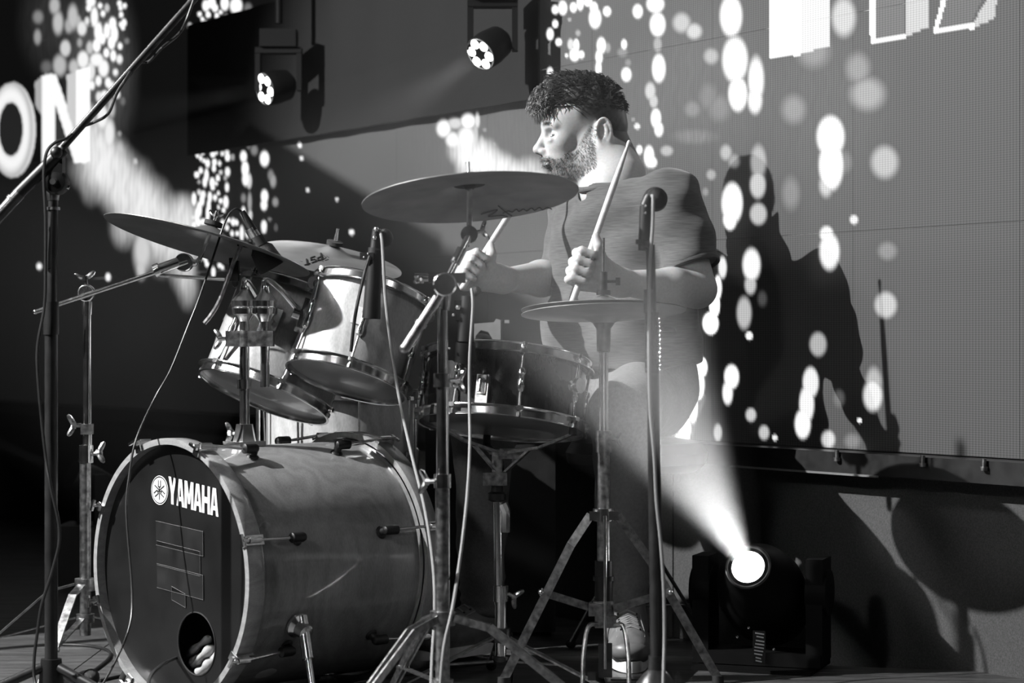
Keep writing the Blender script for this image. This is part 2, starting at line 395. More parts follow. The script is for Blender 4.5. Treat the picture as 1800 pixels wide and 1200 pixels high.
# top left cluster
for a in [(67,30,9,12,.20,.7),(66,65,6,14,.28,.6),(96,10,9,16,.4,.6),(102,40,9,22,.45,.6),(128,30,9,24,.45,.6),(121,45,7,14,.35,.6),(144,50,8,13,.7,.4),(137,38,5,12,.4,.6),(115,85,9,15,.55,.4),
          (105,115,12,20,.42,.6),(146,105,10,16,.8,.4),(158,84,6,12,.5,.5),(130,118,9,14,.45,.6),(82,118,10,12,.12,.8),(166,30,6,19,.9),(160,3,8,9,.9),(156,14,4,6),(176,10,3.5,4.5),(181,24,3.5,5),(188,14,4,7,.5),(153,37,3.5,7,.7),
          (140,75,4,8,.3,.6),(173,56,7,18,.95),(180,68,5,10),(188,54,5,14),(198,42,6,12),(201,60,6,16),(196,75,6,12),(170,80,6.5,12),(187,93,4.5,8),(199,98,4.5,10),(211,81,3.5,5.5),(210,104,5,8,.8),(170,105,12,12,.85),(182,120,9,16,.85),
          (203,127,4,6,.8),(173,142,5,9,.9),(162,150,4,8,.9),(190,145,5,9,.9),(197,154,6,11,.8),(174,170,5,9,.7),(184,168,7,9,.9),(180,205,10,22,.8,.5),(196,190,6,18,.4,.6),(160,125,7,18,.7,.4),(206,166,5,7,.7),
          (210,6,3.5,5),(219,10,3.2,4),(212,15,3,3.5),(213,26,3.2,4.5),(218,40,4,6.5),(212,43,2.5,3.5),(216,49,3,3),(223,72,4,5,.15,.6),(334,47,4,5.5,.9),(216,178,4,7,.1),
          (351,25,3.2,4),(356,34,2.6,3),(362,10,6,10),(372,5,7,10),(366,26,4,5),(378,14,5,7),(381,28,3,5),(362,41,4,4),(374,42,4,3.5),(385,35,3,4),(398,33,5,7,.85),(395,6,7,13),(415,10,11,15,.95),(436,14,7,9,.15,.7),(357,43,3,3,.6),(388,22,3,3),(450,26,3,2,.2)]: B(*a)
for a in [(90,40,40,70,.03,1),(175,120,45,120,.10,1),(115,230,50,60,.0,1)]: B(*a)
# smoke trail at the left
for a in [(155,295,24,30,.35,.9),(175,275,26,40,.62,.9),(195,300,28,45,.66,.9),(215,325,30,45,.6,.9),(235,355,30,40,.62,.9),(250,345,20,45,.35,.9),(270,370,26,42,.6,.9),(262,395,22,40,.5,.9),(218,400,18,28,.45,.9),
          (310,385,25,32,.6,.9),(325,375,16,26,.5,.9),(332,420,14,40,.62,.9),(300,420,26,30,.6,.9),(250,440,16,44,.55,.8),(285,440,20,34,.45,.9),(320,460,18,40,.5,.9),(330,500,14,32,.4,.9),(248,470,9,22,.5,.8),
          (167,240,14,26,.65,.9),(192,235,10,30,.75,.7),(210,270,10,26,.5,.8),(160,210,8,30,.5,.8),(182,280,18,30,.4,.9),(160,330,14,24,.25,.9)]: B(*a)
# drops behind the left cymbal (x 340..480)
for a in [(347,273,2.5,3),(353,278,2.5,3.5),(356,270,2,2.5),(374,271,4,5),(380,268,2,3,.8),(391,270,3,4,.8),(399,267,3.5,3,.8),(400,276,4,7),(409,276,3,5,.3),(428,275,5.5,10,.95),(431,297,6,14),(432,315,6,12,.9),(438,318,4,14,.6),(447,264,6,9,.2,.7),(437,257,3,4,.15),
          (465,279,8,14,.95),(466,340,2,3,.1),(359,283,2.3,3),(365,287,3.5,7),(377,285,3.5,6),(376,296,2.8,6),(386,287,2.2,3.5),(388,303,2.5,4,.6),(400,302,4,8,.9),(353,300,3,5),(346,307,4,5),(363,308,3,12),(360,320,3,9),(373,321,4,9),(374,330,3,4),(383,313,3,5),
          (380,323,2,3),(399,329,3,8,.9),(396,313,2,4,.4),(350,320,2.2,3,.4),(341,350,3.5,12),(350,338,3,4,.7),(357,342,4,7,.9),(355,352,3.5,10),(350,368,4,14),(346,380,3,16),(369,346,3,9),(367,362,2.5,12),(365,376,2.5,14),(378,347,3,5),(384,340,2,3),(388,353,3,4.5),
          (384,364,1.5,2),(397,355,4,11),(393,369,2.5,4),(465,345,6,12,.95),(464,360,5.5,10,.9),(484,355,5,8,.25,.6),(480,318,5,12,.3,.6),(476,308,5,10,.2,.7),(428,348,4,8,.2,.7),(439,355,3,18,.3,.6),(428,372,3,9,.9),(440,378,3,9,.6),(340,382,2.5,4,.8),(341,396,3,6),(357,390,4,6),
          (349,391,3,8),(363,390,2,5),(391,394,3,8),(396,390,2,3,.6),(402,387,2.5,3.5),(410,390,3.5,6),(416,391,2.5,4),(399,400,2.5,4),(385,400,3,3),(464,397,4.5,10,.9),(464,402,4,8,.8),(408,410,2.5,4),(417,410,2.5,4),(425,410,3,14,.9),(435,411,3,7,.8),(474,385,2.5,3,.2),(485,400,3,6,.08),
          (350,430,2,3),(358,451,3,5),(362,458,2,4),(386,466,3,4),(391,470,2,3),(375,478,3,9),(364,465,3,4),(350,455,3,4),(342,440,3,6),(370,440,2.5,3)]: B(*a)
for a in [(527,255,3.2,4,.9),(530,278,2.8,3.2,.8),(541,334,2.6,3,.7),(592,350,2.4,3,.7),(618,408,4,5,.9),(69,468,4,5.5,.9),(190,487,4,6.5,.95),(238,284,3.5,5,.5),(210,235,3,4,.3),(592,350,2,2,.5)]: B(*a)
# smoke behind the big cymbal
for a in [(780,226,13,16,.8,.5),(800,217,14,10,.5,.7),(823,213,13,14,.9,.5),(820,240,16,20,.8,.7),(795,245,12,14,.75,.6),(839,212,4,14,.6,.6),(836,235,4,20,.4,.7),(847,250,4,12,.3,.7),(810,262,18,20,.6,.9),(828,272,24,24,.75,.9),(848,285,26,24,.8,.9),(870,295,28,22,.7,.9),(892,300,18,18,.6,.9),
          (858,262,12,14,.35,.9),(930,303,22,20,.65,.9),(945,310,18,14,.6,.8),(820,300,14,20,.5,.9),(910,315,20,16,.4,.9),(869,254,2,3,.25,.5),(852,228,3,3,.15,.5)]: B(*a)
for a in [(860,250,120,70,.03,1)]: B(*a)
# big hazy drops lower left (behind lower fixtures) and far right faint texture
polys = []   # (points, level)
polys += [([(1352,-60),(1408,-60),(1408,96),(1353,104)], 1.3), ([(1408,-60),(1460,-60),(1459,80),(1408,95)], .80),
          ([(1527,-60),(1538,-60),(1538,77),(1530,78)], 1.2), ([(1530,68),(1592,58),(1592,68),(1530,78)], 1.2), ([(1592,-60),(1632,-60),(1632,48),(1592,64)], .55), ([(1538,-60),(1588,-60),(1588,59),(1538,67)], .07),
          ([(1660,-20),(1669,-20),(1648,57),(1640,58)], 1.2), ([(1640,49),(1712,40),(1712,50),(1642,60)], 1.2), ([(1712,38),(1745,-20),(1755,-20),(1748,32),(1714,48)], .5), ([(1669,-20),(1735,-20),(1707,40),(1650,48)], .05),
          ([(74,132),(97,130),(97,286),(73,285)], 1.0), ([(80,130),(98,130),(153,286),(131,287)], 1.0), ([(134,125),(158,118),(158,284),(134,287)], 1.15), ([(61,145),(74,133),(74,205),(62,185)], .42), ([(117,131),(134,125),(134,240),(118,195)], .62),
          ([(97,190),(103,200),(126,284),(97,262)], .03)]
def level(px, py):
    v = np.zeros(px.shape, np.float32)
    for x, y, rx, ry, I, s in blobs:
        m = (abs(px-x) < rx*1.6+2) & (abs(py-y) < ry*1.6+2)
        if not m.any(): continue
        e_ = 1.3 if s >= .85 else 1.0
        r = np.sqrt(((px[m]-x)/(rx*e_+1.0))**2+((py[m]-y)/(ry*e_+1.0))**2)
        t = np.clip((1.0+s*.35-r)/(s+.12), 0, 1); t = t*t*(3-2*t)
        if s >= .85:      # smoke: streaky
            t = t*(.78+.14*np.sin(px[m]*.31+py[m]*.02+np.sin(py[m]*.11+px[m]*.07)*1.3)*np.sin(px[m]*.13+1)+.12*np.sin(px[m]*.9+1.7*np.sin(py[m]*.04)))
            v[m] = v[m]+(I*1.1*t)*(1-np.minimum(v[m], 1)) 
        else: v[m] = np.maximum(v[m], I*t*1.15)
    for pts, I in polys:
        xs = [p[0] for p in pts]; ys = [p[1] for p in pts]
        m = (px > min(xs)-1) & (px < max(xs)+1) & (py > min(ys)-1) & (py < max(ys)+1)
        if not m.any(): continue
        X = px[m]; Y = py[m]; ins = np.ones(X.shape, bool); n = len(pts)
        ar = sum(pts[i][0]*pts[(i+1) % n][1]-pts[(i+1) % n][0]*pts[i][1] for i in range(n))
        for i in range(n):
            a, b = pts[i], pts[(i+1) % n]
            cr = (b[0]-a[0])*(Y-a[1])-(b[1]-a[1])*(X-a[0])
            ins &= (cr*(1 if ar > 0 else -1) >= 0)
        vm = v[m]; vm[ins] = I; v[m] = vm
    # round letter
    ro = np.sqrt(((px-22)/41)**2+((py-228)/84)**2); ri = np.sqrt(((px-19)/21)**2+((py-227)/47)**2)
    m = (ro < 1) & (ri > 1); q = np.clip((ri-1)/.9, 0, 1)
    v[m] = (.45+.5*np.abs(np.sin(q*3.1+.6)))[m]
    v[(ri <= 1)] = .012
    # base glow raised toward upper right, painting spot light and its shadow edge
    base = .004+.010*np.clip((px-480)/300, 0, 1)*np.clip((480-py)/60, 0, 1)
    return v*1.0+base
led = thing('led_screen', 'large back screen showing falling light drops, smoke and cut-off white letters', 'screen', wall(0, .5))
TILE = .5; G = 100
zs0 = .502
si = -3
while -.0+si*TILE < 6.9:
    for zi in range(4):
        sa, za = si*TILE, zs0+zi*TILE
        # skip tiles wholly above the frame
        p = wall(sa+TILE, za); 
        if HY-(za-CZ)*F/p.y < -160 and HY-(za-CZ)*F/wall(sa, za).y < -160: continue
        g = .0004
        G = 100 if sa < 2.0 else 70
        ss = np.linspace(sa+g, sa+TILE-g, G+1); zz = np.linspace(za+g, za+TILE-g, G+1)
        S_, Z_ = np.meshgrid(ss, zz)
        X = W0.x+WD.x*S_; Y = W0.y+WD.y*S_
        px = 900+F*X/Y; py = HY-(Z_-CZ)*F/Y
        lv = level(px, py).ravel()
        V = np.stack([X.ravel(), Y.ravel(), Z_.ravel()], 1)
        # frame skirt: body 30 mm deep behind the face
        idx = np.arange((G+1)**2).reshape(G+1, G+1)
        faces = np.stack([idx[:-1, :-1], idx[:-1, 1:], idx[1:, 1:], idx[1:, :-1]], -1).reshape(-1, 4)
        cor = [V[idx[0, 0]], V[idx[0, -1]], V[idx[-1, -1]], V[idx[-1, 0]]]
        nb = len(V); back = np.array([c-np.array(tuple(WN))*.03 for c in cor]); V = np.vstack([V, back])
        fl = faces.tolist(); ci = [idx[0, 0], idx[0, -1], idx[-1, -1], idx[-1, 0]]
        edges = [list(idx[0, :]), list(idx[:, -1]), list(idx[-1, ::-1]), list(idx[::-1, 0])]
        for k in range(4): fl.append([int(i) for i in reversed(edges[k])]+[nb+k, nb+(k+1) % 4])
        o = mesh_obj('led_panel', V, fl, M['led'], led, sharp=30)
        at = o.data.attributes.new('level', 'FLOAT', 'POINT')
        at.data.foreach_set('value', np.concatenate([lv, np.zeros(4, np.float32)]).astype(np.float32))
    si += 1
# ledge under the screen with its bright edge strip and little clamps
mb = MB().box(wall(2.6, .476, .03), WD*4.4, WN*.05, Vector((0, 0, .024)))
part('screen_base_beam', mb, 'black_metal', led)
a, b = sz_at(1590, 813)[0], sz_at(1330, 800)[0]
part('edge_strip', MB().box(wall((a+b)/2, .451, .083), WD*(abs(a-b)/2), WN*.003, Vector((0, 0, .0022))), 'bright_edge', led, 'bright thin metal strip')
a, b = sz_at(1285, 790)[0], sz_at(1150, 783)[0]
part('edge_strip', MB().box(wall((a+b)/2, .4785, .083), WD*(abs(a-b)/2), WN*.003, Vector((0, 0, .0035))), 'bright_edge', led)
for px in (1520, 1672, 1780):
    s = sz_at(px, 800)[0]
    part('clamp_bolt', MB().tube(wall(s, .485, .086), wall(s, .505, .086), .005).tube(wall(s, .48, .086), wall(s, .488, .086), .008), 'chrome_dull', led)
# black banner hung in front of the screen
sa, sb = sz_at(345, 200)[0], sz_at(963, 100)[0]
mb = MB(); n = 60; i0 = 0
for k in range(n+1):
    s = sa+(sb-sa)*k/n; off = .035+.004*math.sin(k*.9)
    for z, o2 in ((1.418, 0), (2.2 if k > 70 else 1.885, 0)):
        mb.v.append(wall(s, z, off)); mb.v.append(wall(s, z, off-.006))
for k in range(n):
    q = k*4
    mb.f += [(q, q+4, q+6, q+2), (q+1, q+3, q+7, q+5), (q, q+1, q+5, q+4), (q+2, q+6, q+7, q+3)]
mb.f += [(0, 2, 3, 1), (n*4, n*4+1, n*4+3, n*4+2)]
single('stage_banner', mb, 'drape', 'plain black cloth band hung across the lit screen behind the wash lights', 'banner')
# unseen stack of blocks added outside the frame to shade the lower screen
rk = thing('speaker_stack', 'tall black speaker stack standing left of the stage', 'speaker', (-2.05, 5.45, 0))
for k, (z0, z1) in enumerate(((0, .69), (.70, 1.39), (1.40, 2.09))):
    part('cabinet', MB().box((-2.05, 5.45, (z0+z1)/2), (.22, 0, 0), (0, .48, 0), (0, 0, (z1-z0)/2)), 'case', rk)
    part('grille', MB().box((-1.826, 5.45, (z0+z1)/2), (.004, 0, 0), (0, .45, 0), (0, 0, (z1-z0)/2-.03)), 'mesh_grille', rk)
lb = thing('light_bar', 'long black batten light lying on a stand left of the stage', 'stage light', (-1.9, 4.74, 0))  # unlit bar out of view, added to cast the dark band
part('housing', MB().box((-1.9, 4.74, 1.965), (.07, 0, 0), (0, .22, 0), (0, 0, .115)), 'case', lb)
part('stand_pole', MB().tube((-1.9, 4.74, 0), (-1.9, 4.74, 1.85), .016), 'black_metal', lb)
part('stand_foot', MB().lathe((-1.9, 4.74, 0), (0, 0, 1), [(.14, 0), (.14, .012), (.03, .03), (.02, .05)], 24), 'black_metal', lb)

# ================================================================ stage lights
def basis(d, up=Vector((0, 0, 1))):
    d = Vector(d).normalized(); r = d.cross(up).normalized(); u = r.cross(d).normalized(); return d, r, u
def wash_head(name, label, c, d, r_ring, r_cell, body, hang):
    """small moving head with six lit cells; c = centre of front face, d = aim"""
    d, r, u = basis(d); c = Vector(c)
    t = thing(name, label, 'stage light', c-d*body, 'small moving wash lights hung before the screen')
    R0 = r_ring+r_cell*1.35
    part('head_shell', MB().lathe(c, -d, [(R0*.96, -.004), (R0, 0), (R0*1.02, body*.35), (R0*.9, body*.8), (R0*.5, body), (0, body)], 32), 'fixture', t)
    face = part('face_plate', MB().lathe(c+d*.001, d, [(R0*.9, 0), (R0*.9, .003), (0, .003)], 32), 'fixture', t)
    part('rim_ring', MB().torus(c+d*.004, d, R0*.93, .0018), 'chrome_dull', t)
    for k in range(6):
        a = math.radians(60*k+20); p = c+(r*math.cos(a)+u*math.sin(a))*r_ring
        part('lens_cell', MB().lathe(p+d*.004, d, [(r_cell, 0), (r_cell*.9, .003), (r_cell*.5, .006), (0, .007)], 20), 'lens_lit', t)
    # yoke and base hanging from above
    cc = c-d*body*.5; h = Vector((1, 0, 0)); 
    for sx in (-1, 1):
        q = cc+h*(sx*(R0+.012))
        part('yoke_arm', MB().box(q+Vector((0, 0, .045)), h*.008, Vector((0, .022, 0)), Vector((0, 0, .06))), 'fixture', t)
    part('yoke_bridge', MB().box(cc+Vector((0, 0, .112)), h*(R0+.02), Vector((0, .025, 0)), Vector((0, 0, .009))), 'fixture', t)
    part('base_box', MB().box(cc+Vector((0, 0, .150)), h*(R0+.004), Vector((0, .04, 0)), Vector((0, 0, .028))), 'fixture', t)
    part('hanging_rod', MB().tube(cc+Vector((0, 0, .2)), cc+Vector((0, 0, hang)), .012), 'fixture', t)
    return t
fc1 = P(846, 94, 5.75); fd1 = Vector((-.62, -.62, -.52))
wash_head('moving_wash_light', 'small wash light with six lit lenses aimed down left above the big cymbal', fc1, fd1, .030, .0135, .10, 1.1)
fc2 = P(467, 156, 6.75); fd2 = Vector((-.80, -.62, -.24))
wash_head('moving_wash_light', 'small wash light with six lit lenses on the dark banner, left of the big cymbal', fc2, fd2, .034, .0145, .10, 1.0)
fc3 = P(131, 836, 6.6)
t = thing('floor_spotlight', 'low stage lamp glowing behind the left chrome cymbal stand', 'stage light', (fc3.x, fc3.y, 0))
d3, r3, u3 = basis(Vector((-.80, -.55, .42)))
part('head_shell', MB().lathe(fc3, -d3, [(.047, -.01), (.050, 0), (.054, .05), (.045, .15), (0, .16)], 32), 'plastic', t)
part('front_lens', MB().lathe(fc3, d3, [(.040, 0), (.036, .004), (0, .008)], 32), 'lens_lit', t)
for sx in (-1, 1): part('yoke_arm', MB().box(fc3-d3*.06+r3*(sx*.066)+Vector((0, 0, -.06)), r3*.008, r3.cross(Vector((0, 0, 1)))*.02, Vector((0, 0, .09))), 'plastic', t)
zb = fc3.z-.15
part('base_box', MB().box((fc3.x+.05, fc3.y+.03, zb/2), (.09, 0, 0), (0, .09, 0), (0, 0, zb/2)), 'plastic', t)

# big moving head, front right on the low riser
LC = P(1316, 998, 4.52)
BD = Vector((-.306, -.832, .459)).normalized()
d, r, u = basis(BD)
riser = thing('low_platform', 'low dark wooden platform under the moving spotlight', 'platform', (.62, 4.62, 0))
RX = Vector((.97, -.24, 0)).normalized(); RY = Vector((.24, .97, 0)).normalized()
rc = Vector((.74, 4.45, .022))
for k in range(7):
    part('plank', MB().box(rc+RY*(-.15+.05*k)+Vector((0, 0, .014)), RX*.36, RY*.0238, Vector((0, 0, .008))), 'deck', riser)
part('frame', MB().box(rc+Vector((0, 0, -.008)), RX*.355, RY*.17, Vector((0, 0, .0135))), 'black_metal', riser)
rz = .0445
mh = thing('moving_spotlight', 'black moving head spotlight with glowing round lens throwing a beam up left', 'stage light', (LC.x, LC.y+.14, rz))
c = LC
part('head_shell', MB().lathe(c, -d, [(.050, -.006), (.054, 0), (.062, .03), (.085, .07), (.095, .12), (.095, .20), (.08, .26), (.03, .29), (0, .29)], 40), 'fixture', mh)
part('lens_ring', MB().torus(c+d*.006, d, .0465, .0035), 'dark_steel', mh)
part('front_lens', MB().lathe(c-d*.002, d, [(.043, 0), (.042, .003), (.034, .009), (.018, .013), (0, .014)], 40), 'lens_hot', mh)
hc = c-d*.13
for sx in (-1, 1):
    part('yoke_arm', MB().box(hc+r*(sx*.125)+Vector((0, 0, -.035)), r*.018, r.cross(Vector((0, 0, 1)))*.045, Vector((0, 0, .11))).tube(hc+r*(sx*.105), hc+r*(sx*.15), .05, n=24), 'fixture', mh)
bz = .055
part('yoke_base', MB().box(Vector((hc.x, hc.y, hc.z-.142)), r*.14, r.cross(Vector((0, 0, 1)))*.05, Vector((0, 0, .014))), 'fixture', mh)
bt = hc.z-.158
part('base_box', MB().box(Vector((hc.x, hc.y, (bt+rz)/2)), r*.13, r.cross(Vector((0, 0, 1)))*.10, Vector((0, 0, (bt-rz)/2))), 'fixture', mh, 'black base')
fwd = Vector((-.25, -.97, 0)).normalized(); rt = Vector((.97, -.25, 0)).normalized()
pp = P(1335, 1137, 4.50)
badge = part('badge_plate', MB().box(pp+Vector((0, .004, 0)), rt*.013, fwd*.004, Vector((0, 0, .034))), 'black_metal', mh, 'small plate with pale upright lettering')
# vertical lettering on the badge: pale strokes like the blurred word in the photograph
for zz, wd in ((.029, .010), (.022, .008), (.0135, .0095), (.0065, .010), (-.0005, .0105), (-.0075, .010), (-.0145, .009), (-.0225, .006), (-.029, .007)):
    part('letter_stroke', MB().box(pp+fwd*.0045+Vector((0, 0, zz))+rt*(.002*math.sin(zz*90)), rt*(wd*.95)+Vector((0, 0, -.0012)), fwd*.0008, Vector((0, 0, .0014))), 'white_print', mh)
for (x, y) in ((1296, 1119), (1316, 1103), (1360, 1141)):
    part('screw_head', MB().lathe(P(x, y, 4.46), -fwd*-1, [(.003, 0), (.002, .002), (0, .0025)], 10), 'chrome', mh)

# ================================================================ haze in the light beams
def beam(label, c, d, r0, half, L, dens, energy, spot_half=None, start=.02, blend=.3, ztop=None):
    d = Vector(d).normalized(); n = 40
    mb = MB().lathe(Vector(c)+d*start, d, [(r0, 0), (r0+math.tan(half)*L, L)], n)
    o = single('beam_haze', mb, haze('haze', dens, ztop=ztop), label, 'haze', kind='stuff', group=None)
    sh = spot_half or half*.92
    # lamp inside the fixture
    bk = r0/math.tan(half)
    l = light('beam_lamp', 'SPOT', Vector(c)+d*(start-.0), Vector(c)+d*5, energy, spot_size=2*sh, spot_blend=blend, shadow_soft_size=r0*.5)
    return o
hm = math.radians(6.9)
beam('bright haze lit by the moving spotlight at the right', LC, BD, .036, hm*1.5, 2.0, .016, 3200, spot_half=hm*1.35, blend=.6, ztop=(.55, 1.05, .12))
beam('faint haze in the beam of the wash light above the big cymbal', fc1, fd1, .045, math.radians(14), 1.6, .018, 110, spot_half=math.radians(13), blend=1.0)
beam('faint haze in the beam of the left wash light', fc2, fd2, .048, math.radians(8), 1.2, .016, 55, spot_half=math.radians(7.5), blend=.9)
beam('thin haze beam from the low lamp at the far left', fc3, d3, .03, math.radians(2.5), 1.3, .10, 10, spot_half=math.radians(3), blend=.6)
# ================================================================ drums
def circle_normal(x, y, D, dirpx, ratio, away=True):
    """axis of a circle seen as an ellipse at pixel x,y: dirpx = image direction of its upward axis, ratio = minor/major"""
    v = (P(x, y, D)-Vector((0, 0, CZ))).normalized()
    q = Vector((dirpx[0], 0, -dirpx[1])); q = (q-v*q.dot(v)).normalized()
    s = ratio if away else -ratio
    return (q*math.sqrt(1-ratio*ratio)+v*s).normalized()

def lug_pair(parent, c, ax, ang_dir, r, h, tube_lug=True, rodr=.0028, both=True):
    """tube lug on the shell side with two tension rods to the rims; c centre of drum, ax axis, h half height"""
    a = Vector(ax); d = Vector(ang_dir)
    p = c+d*(r+.006)
    L = h*.32
    lg = part('lug', MB().lathe(p-a*L, a, [(.004, -.004), (.0075, 0), (.0085, L*.4), (.006, L*.6), (.006, L*1.4), (.0085, L*1.6), (.0075, L*2), (.004, L*2+.004)], 14)
              .tube(p-d*.010-a*L*.6, p-a*L*.6, .005, n=8).tube(p-d*.010+a*L*.6, p+a*L*.6, .005, n=8), 'chrome', parent)
    for s in ((1, -1) if both else (1,)):
        q = c+d*(r+.011)+a*(s*(h+.003))
        part('tension_rod', MB().tube(p+a*(s*L), q, rodr, n=8).tube(q, q+a*(s*.009), .0055, n=8), 'chrome', lg)
        part('hoop_ear', MB().box(c+d*(r+.010)+a*(s*(h-.007)), d*.0085, d.cross(a)*.007, a*.0045), 'chrome', lg)
    return lg

def rim(parent, c, ax, r, s, depth=.016):
    """triple flanged hoop; s=+1 top, -1 bottom; c plane of the head"""
    return part('rim', MB().lathe(c, Vector(ax)*s, [(r+.001, -.010), (r+.013, -.0105), (r+.0135, -.008), (r+.003, -.007), (r+.0025, depth*.5), (r+.006, depth*.62), (r+.0065, depth*.75), (r+.001, depth*.72), (r-.0005, depth*.4), (r, -.009)], 72, cap=False), 'chrome', parent, sharp=50)

def drum(name, label, cb, ax, r, depth, shell='lacquer', head_top='head_clear', head_bot='head_clear', nlug=6, phase=0.0, stand_z=0, rods=True):
    a, e1, e2 = perp(ax); ct = cb+a*depth
    t = thing(name, label, 'drum', (cb.x, cb.y, stand_z))
    part('shell', MB().lathe(cb, a, [(r-.006, .004), (r, .004), (r, depth-.004), (r-.006, depth-.004), (r-.006, .004)], 96, cap=False), shell, t)
    part('bottom_head', MB().lathe(cb, -a, [(r+.0025, -.008), (r+.0025, .0), (r-.004, .0025), (0, .0025)], 72), head_bot, t)
    part('top_head', MB().lathe(ct, a, [(r+.0025, -.008), (r+.0025, .0), (r-.004, .0025), (0, .0025)], 72), head_top, t)
    rim(t, ct, a, r+.003, 1); rim(t, cb, a, r+.003, -1)
    mid = cb+a*depth/2
    for k in range(nlug):
        q = phase+2*math.pi*k/nlug; d = e1*math.cos(q)+e2*math.sin(q)
        lug_pair(t, mid, a, d, r, depth/2)
    return t, a, e1, e2

# ---------------- bass drum
BC = Vector((-.7076, 4.386, .275)); BU = Vector((.717, .697, 0)).normalized(); BE = Vector((.697, -.717, 0)).normalized(); UP = Vector((0, 0, 1))
BL = .511; BR = .254
bd = thing('bass_drum', 'large lacquered wooden bass drum with black front head lying on the stage', 'drum', BC+BU*.25-Vector((0, 0, .275)))
def bp(a, b, L): return BC+BE*a+UP*b+BU*L
def bang(th, r, L): t = math.radians(th); return bp(r*math.sin(t), r*math.cos(t), L)
part('shell', MB().lathe(BC, BU, [(BR-.007, .03), (BR, .03), (BR, BL-.03), (BR-.007, BL-.03), (BR-.007, .03)], 128, cap=False), 'lacquer', bd)
for L0, s, nm in ((0, 1, 'front'), (BL, -1, 'rear')):
    part('wooden_hoop', MB().lathe(BC+BU*L0, BU*s, [(.262, 0), (.2745, 0), (.275, .001), (.275, .037), (.2745, .038), (.262, .038), (.262, 0)], 128, cap=False), 'hoop' if s > 0 else 'lacquer', bd)
    part('chrome_ring', MB().lathe(BC+BU*(L0+s*.040), BU*s, [(.2545, 0), (.2600, 0), (.2600, .010), (.2545, .010)], 96, cap=False), 'chrome', bd)
# front head with port hole
hx, hz, hr = .073, -.142, .064
n = 96; mb = MB()
for th_ in (0.0, .0015):
    for k in range(n):
        t_ = 2*math.pi*k/n; mb.v.append(bp(.2615*math.cos(t_), .2615*math.sin(t_), .020+th_))
    for k in range(n):
        t_ = 2*math.pi*k/n; mb.v.append(bp(hx+hr*math.cos(t_), hz+hr*math.sin(t_)*1.0, .020+th_))
for k in range(n):
    k2 = (k+1) % n
    mb.f += [(k, k2, n+k2, n+k), (2*n+k, 3*n+k, 3*n+k2, 2*n+k2), (n+k, n+k2, 3*n+k2, 3*n+k), (k, 2*n+k, 2*n+k2, k2)]
fh = part('front_head', mb, 'head_black', bd)
part('port_edge', MB().torus(bp(hx, hz, .0195), BU, hr, .0016, n=64), 'rubber', fh)
part('rear_head', MB().lathe(BC+BU*(BL-.022), BU, [(.2615, 0), (.2615, .0015), (0, .0015)], 96), 'head_clear', bd)
# lettering on the front head
LL = .0188
def hp(a, b, L=None):  return bp(a, b, LL if L is None else L)
ca, sa_ = math.cos(math.radians(-6)), math.sin(math.radians(-6))
def txt(strokes, x0, w, h, y0):
    """strokes are polygons in unit box"""
    for pl in strokes:
        pts = []
        for (x, y) in pl:
            X = x0+x*w; Y = y*h
            pts.append((X*ca-Y*sa_*.0, y0+Y+X*sa_))
        A = sum(pts[i][0]*pts[(i+1) % len(pts)][1]-pts[(i+1) % len(pts)][0]*pts[i][1] for i in range(len(pts)))
        if A > 0: pts = pts[::-1]
        yield [hp(a, b) for a, b in pts]
GL = {'Y': [[(0, 1), (.32, 1), (.50, .62), (.68, 1), (1, 1), (.66, .38), (.66, 0), (.34, 0), (.34, .38)]],
      'A': [[(0, 0), (.30, 1), (.70, 1), (1, 0), (.71, 0), (.655, .20), (.345, .20), (.29, 0)], ],
      'M': [[(0, 0), (0, 1), (.30, 1), (.5, .48), (.70, 1), (1, 1), (1, 0), (.74, 0), (.74, .62), (.60, .18), (.40, .18), (.26, .62), (.26, 0)]],
      'H': [[(0, 0), (0, 1), (.3, 1), (.3, .60), (.7, .60), (.7, 1), (1, 1), (1, 0), (.7, 0), (.7, .38), (.3, .38), (.3, 0)]]}
x = -.024; step = .0292; lw = .0275
lt = part('maker_lettering', MB().box(hp(.06, .155, .0197), BE*.001, UP*.001, BU*.0002), 'head_black', bd, 'white printed word YAMAHA')
for ch in 'YAMAHA':
    mb = MB(); ww = lw*(1.12 if ch == 'M' else 1)
    for pl in txt(GL[ch], x, ww, .056, .1365): mb.poly(pl, -BU, .0004)
    part('letter', mb, 'white_print', lt)
    if ch == 'A':   # counter of the letter, in the head's black
        mb = MB()
        for pl in txt([[(.40, .36), (.5, .78), (.60, .36)]], x, ww, .056, .1365): mb.poly([p-BU*.0005 for p in pl], -BU, .0003)
        part('letter_counter', mb, 'head_black', lt)
    x += ww+.0010
ec = hp(-.056, .1645)
em = part('maker_emblem', MB().lathe(ec, -BU, [(.0262, 0), (.0262, .0004), (0, .0004)], 40), 'white_print', bd, 'round white emblem with three crossed tuning forks')
part('emblem_ring', MB().torus(ec, BU, .0295, .0009, n=48, m=6, sz=.5), 'white_print', em)
for q in (90, 210, 330):
    dd = BE*math.cos(math.radians(q))+UP*math.sin(math.radians(q)); ss = BE*-math.sin(math.radians(q))+UP*math.cos(math.radians(q))
    o_ = ec-BU*.0008
    part('tuning_fork', MB().bar(o_-dd*.020, o_+dd*.008, .0026, .0004, ss).bar(o_+dd*.007-ss*.0045, o_+dd*.007+ss*.0045, .0026, .0004, dd)
         .bar(o_+dd*.007-ss*.004, o_+dd*.021-ss*.004, .0024, .0004, ss).bar(o_+dd*.007+ss*.004, o_+dd*.021+ss*.004, .0024, .0004, ss), 'black_print', em)
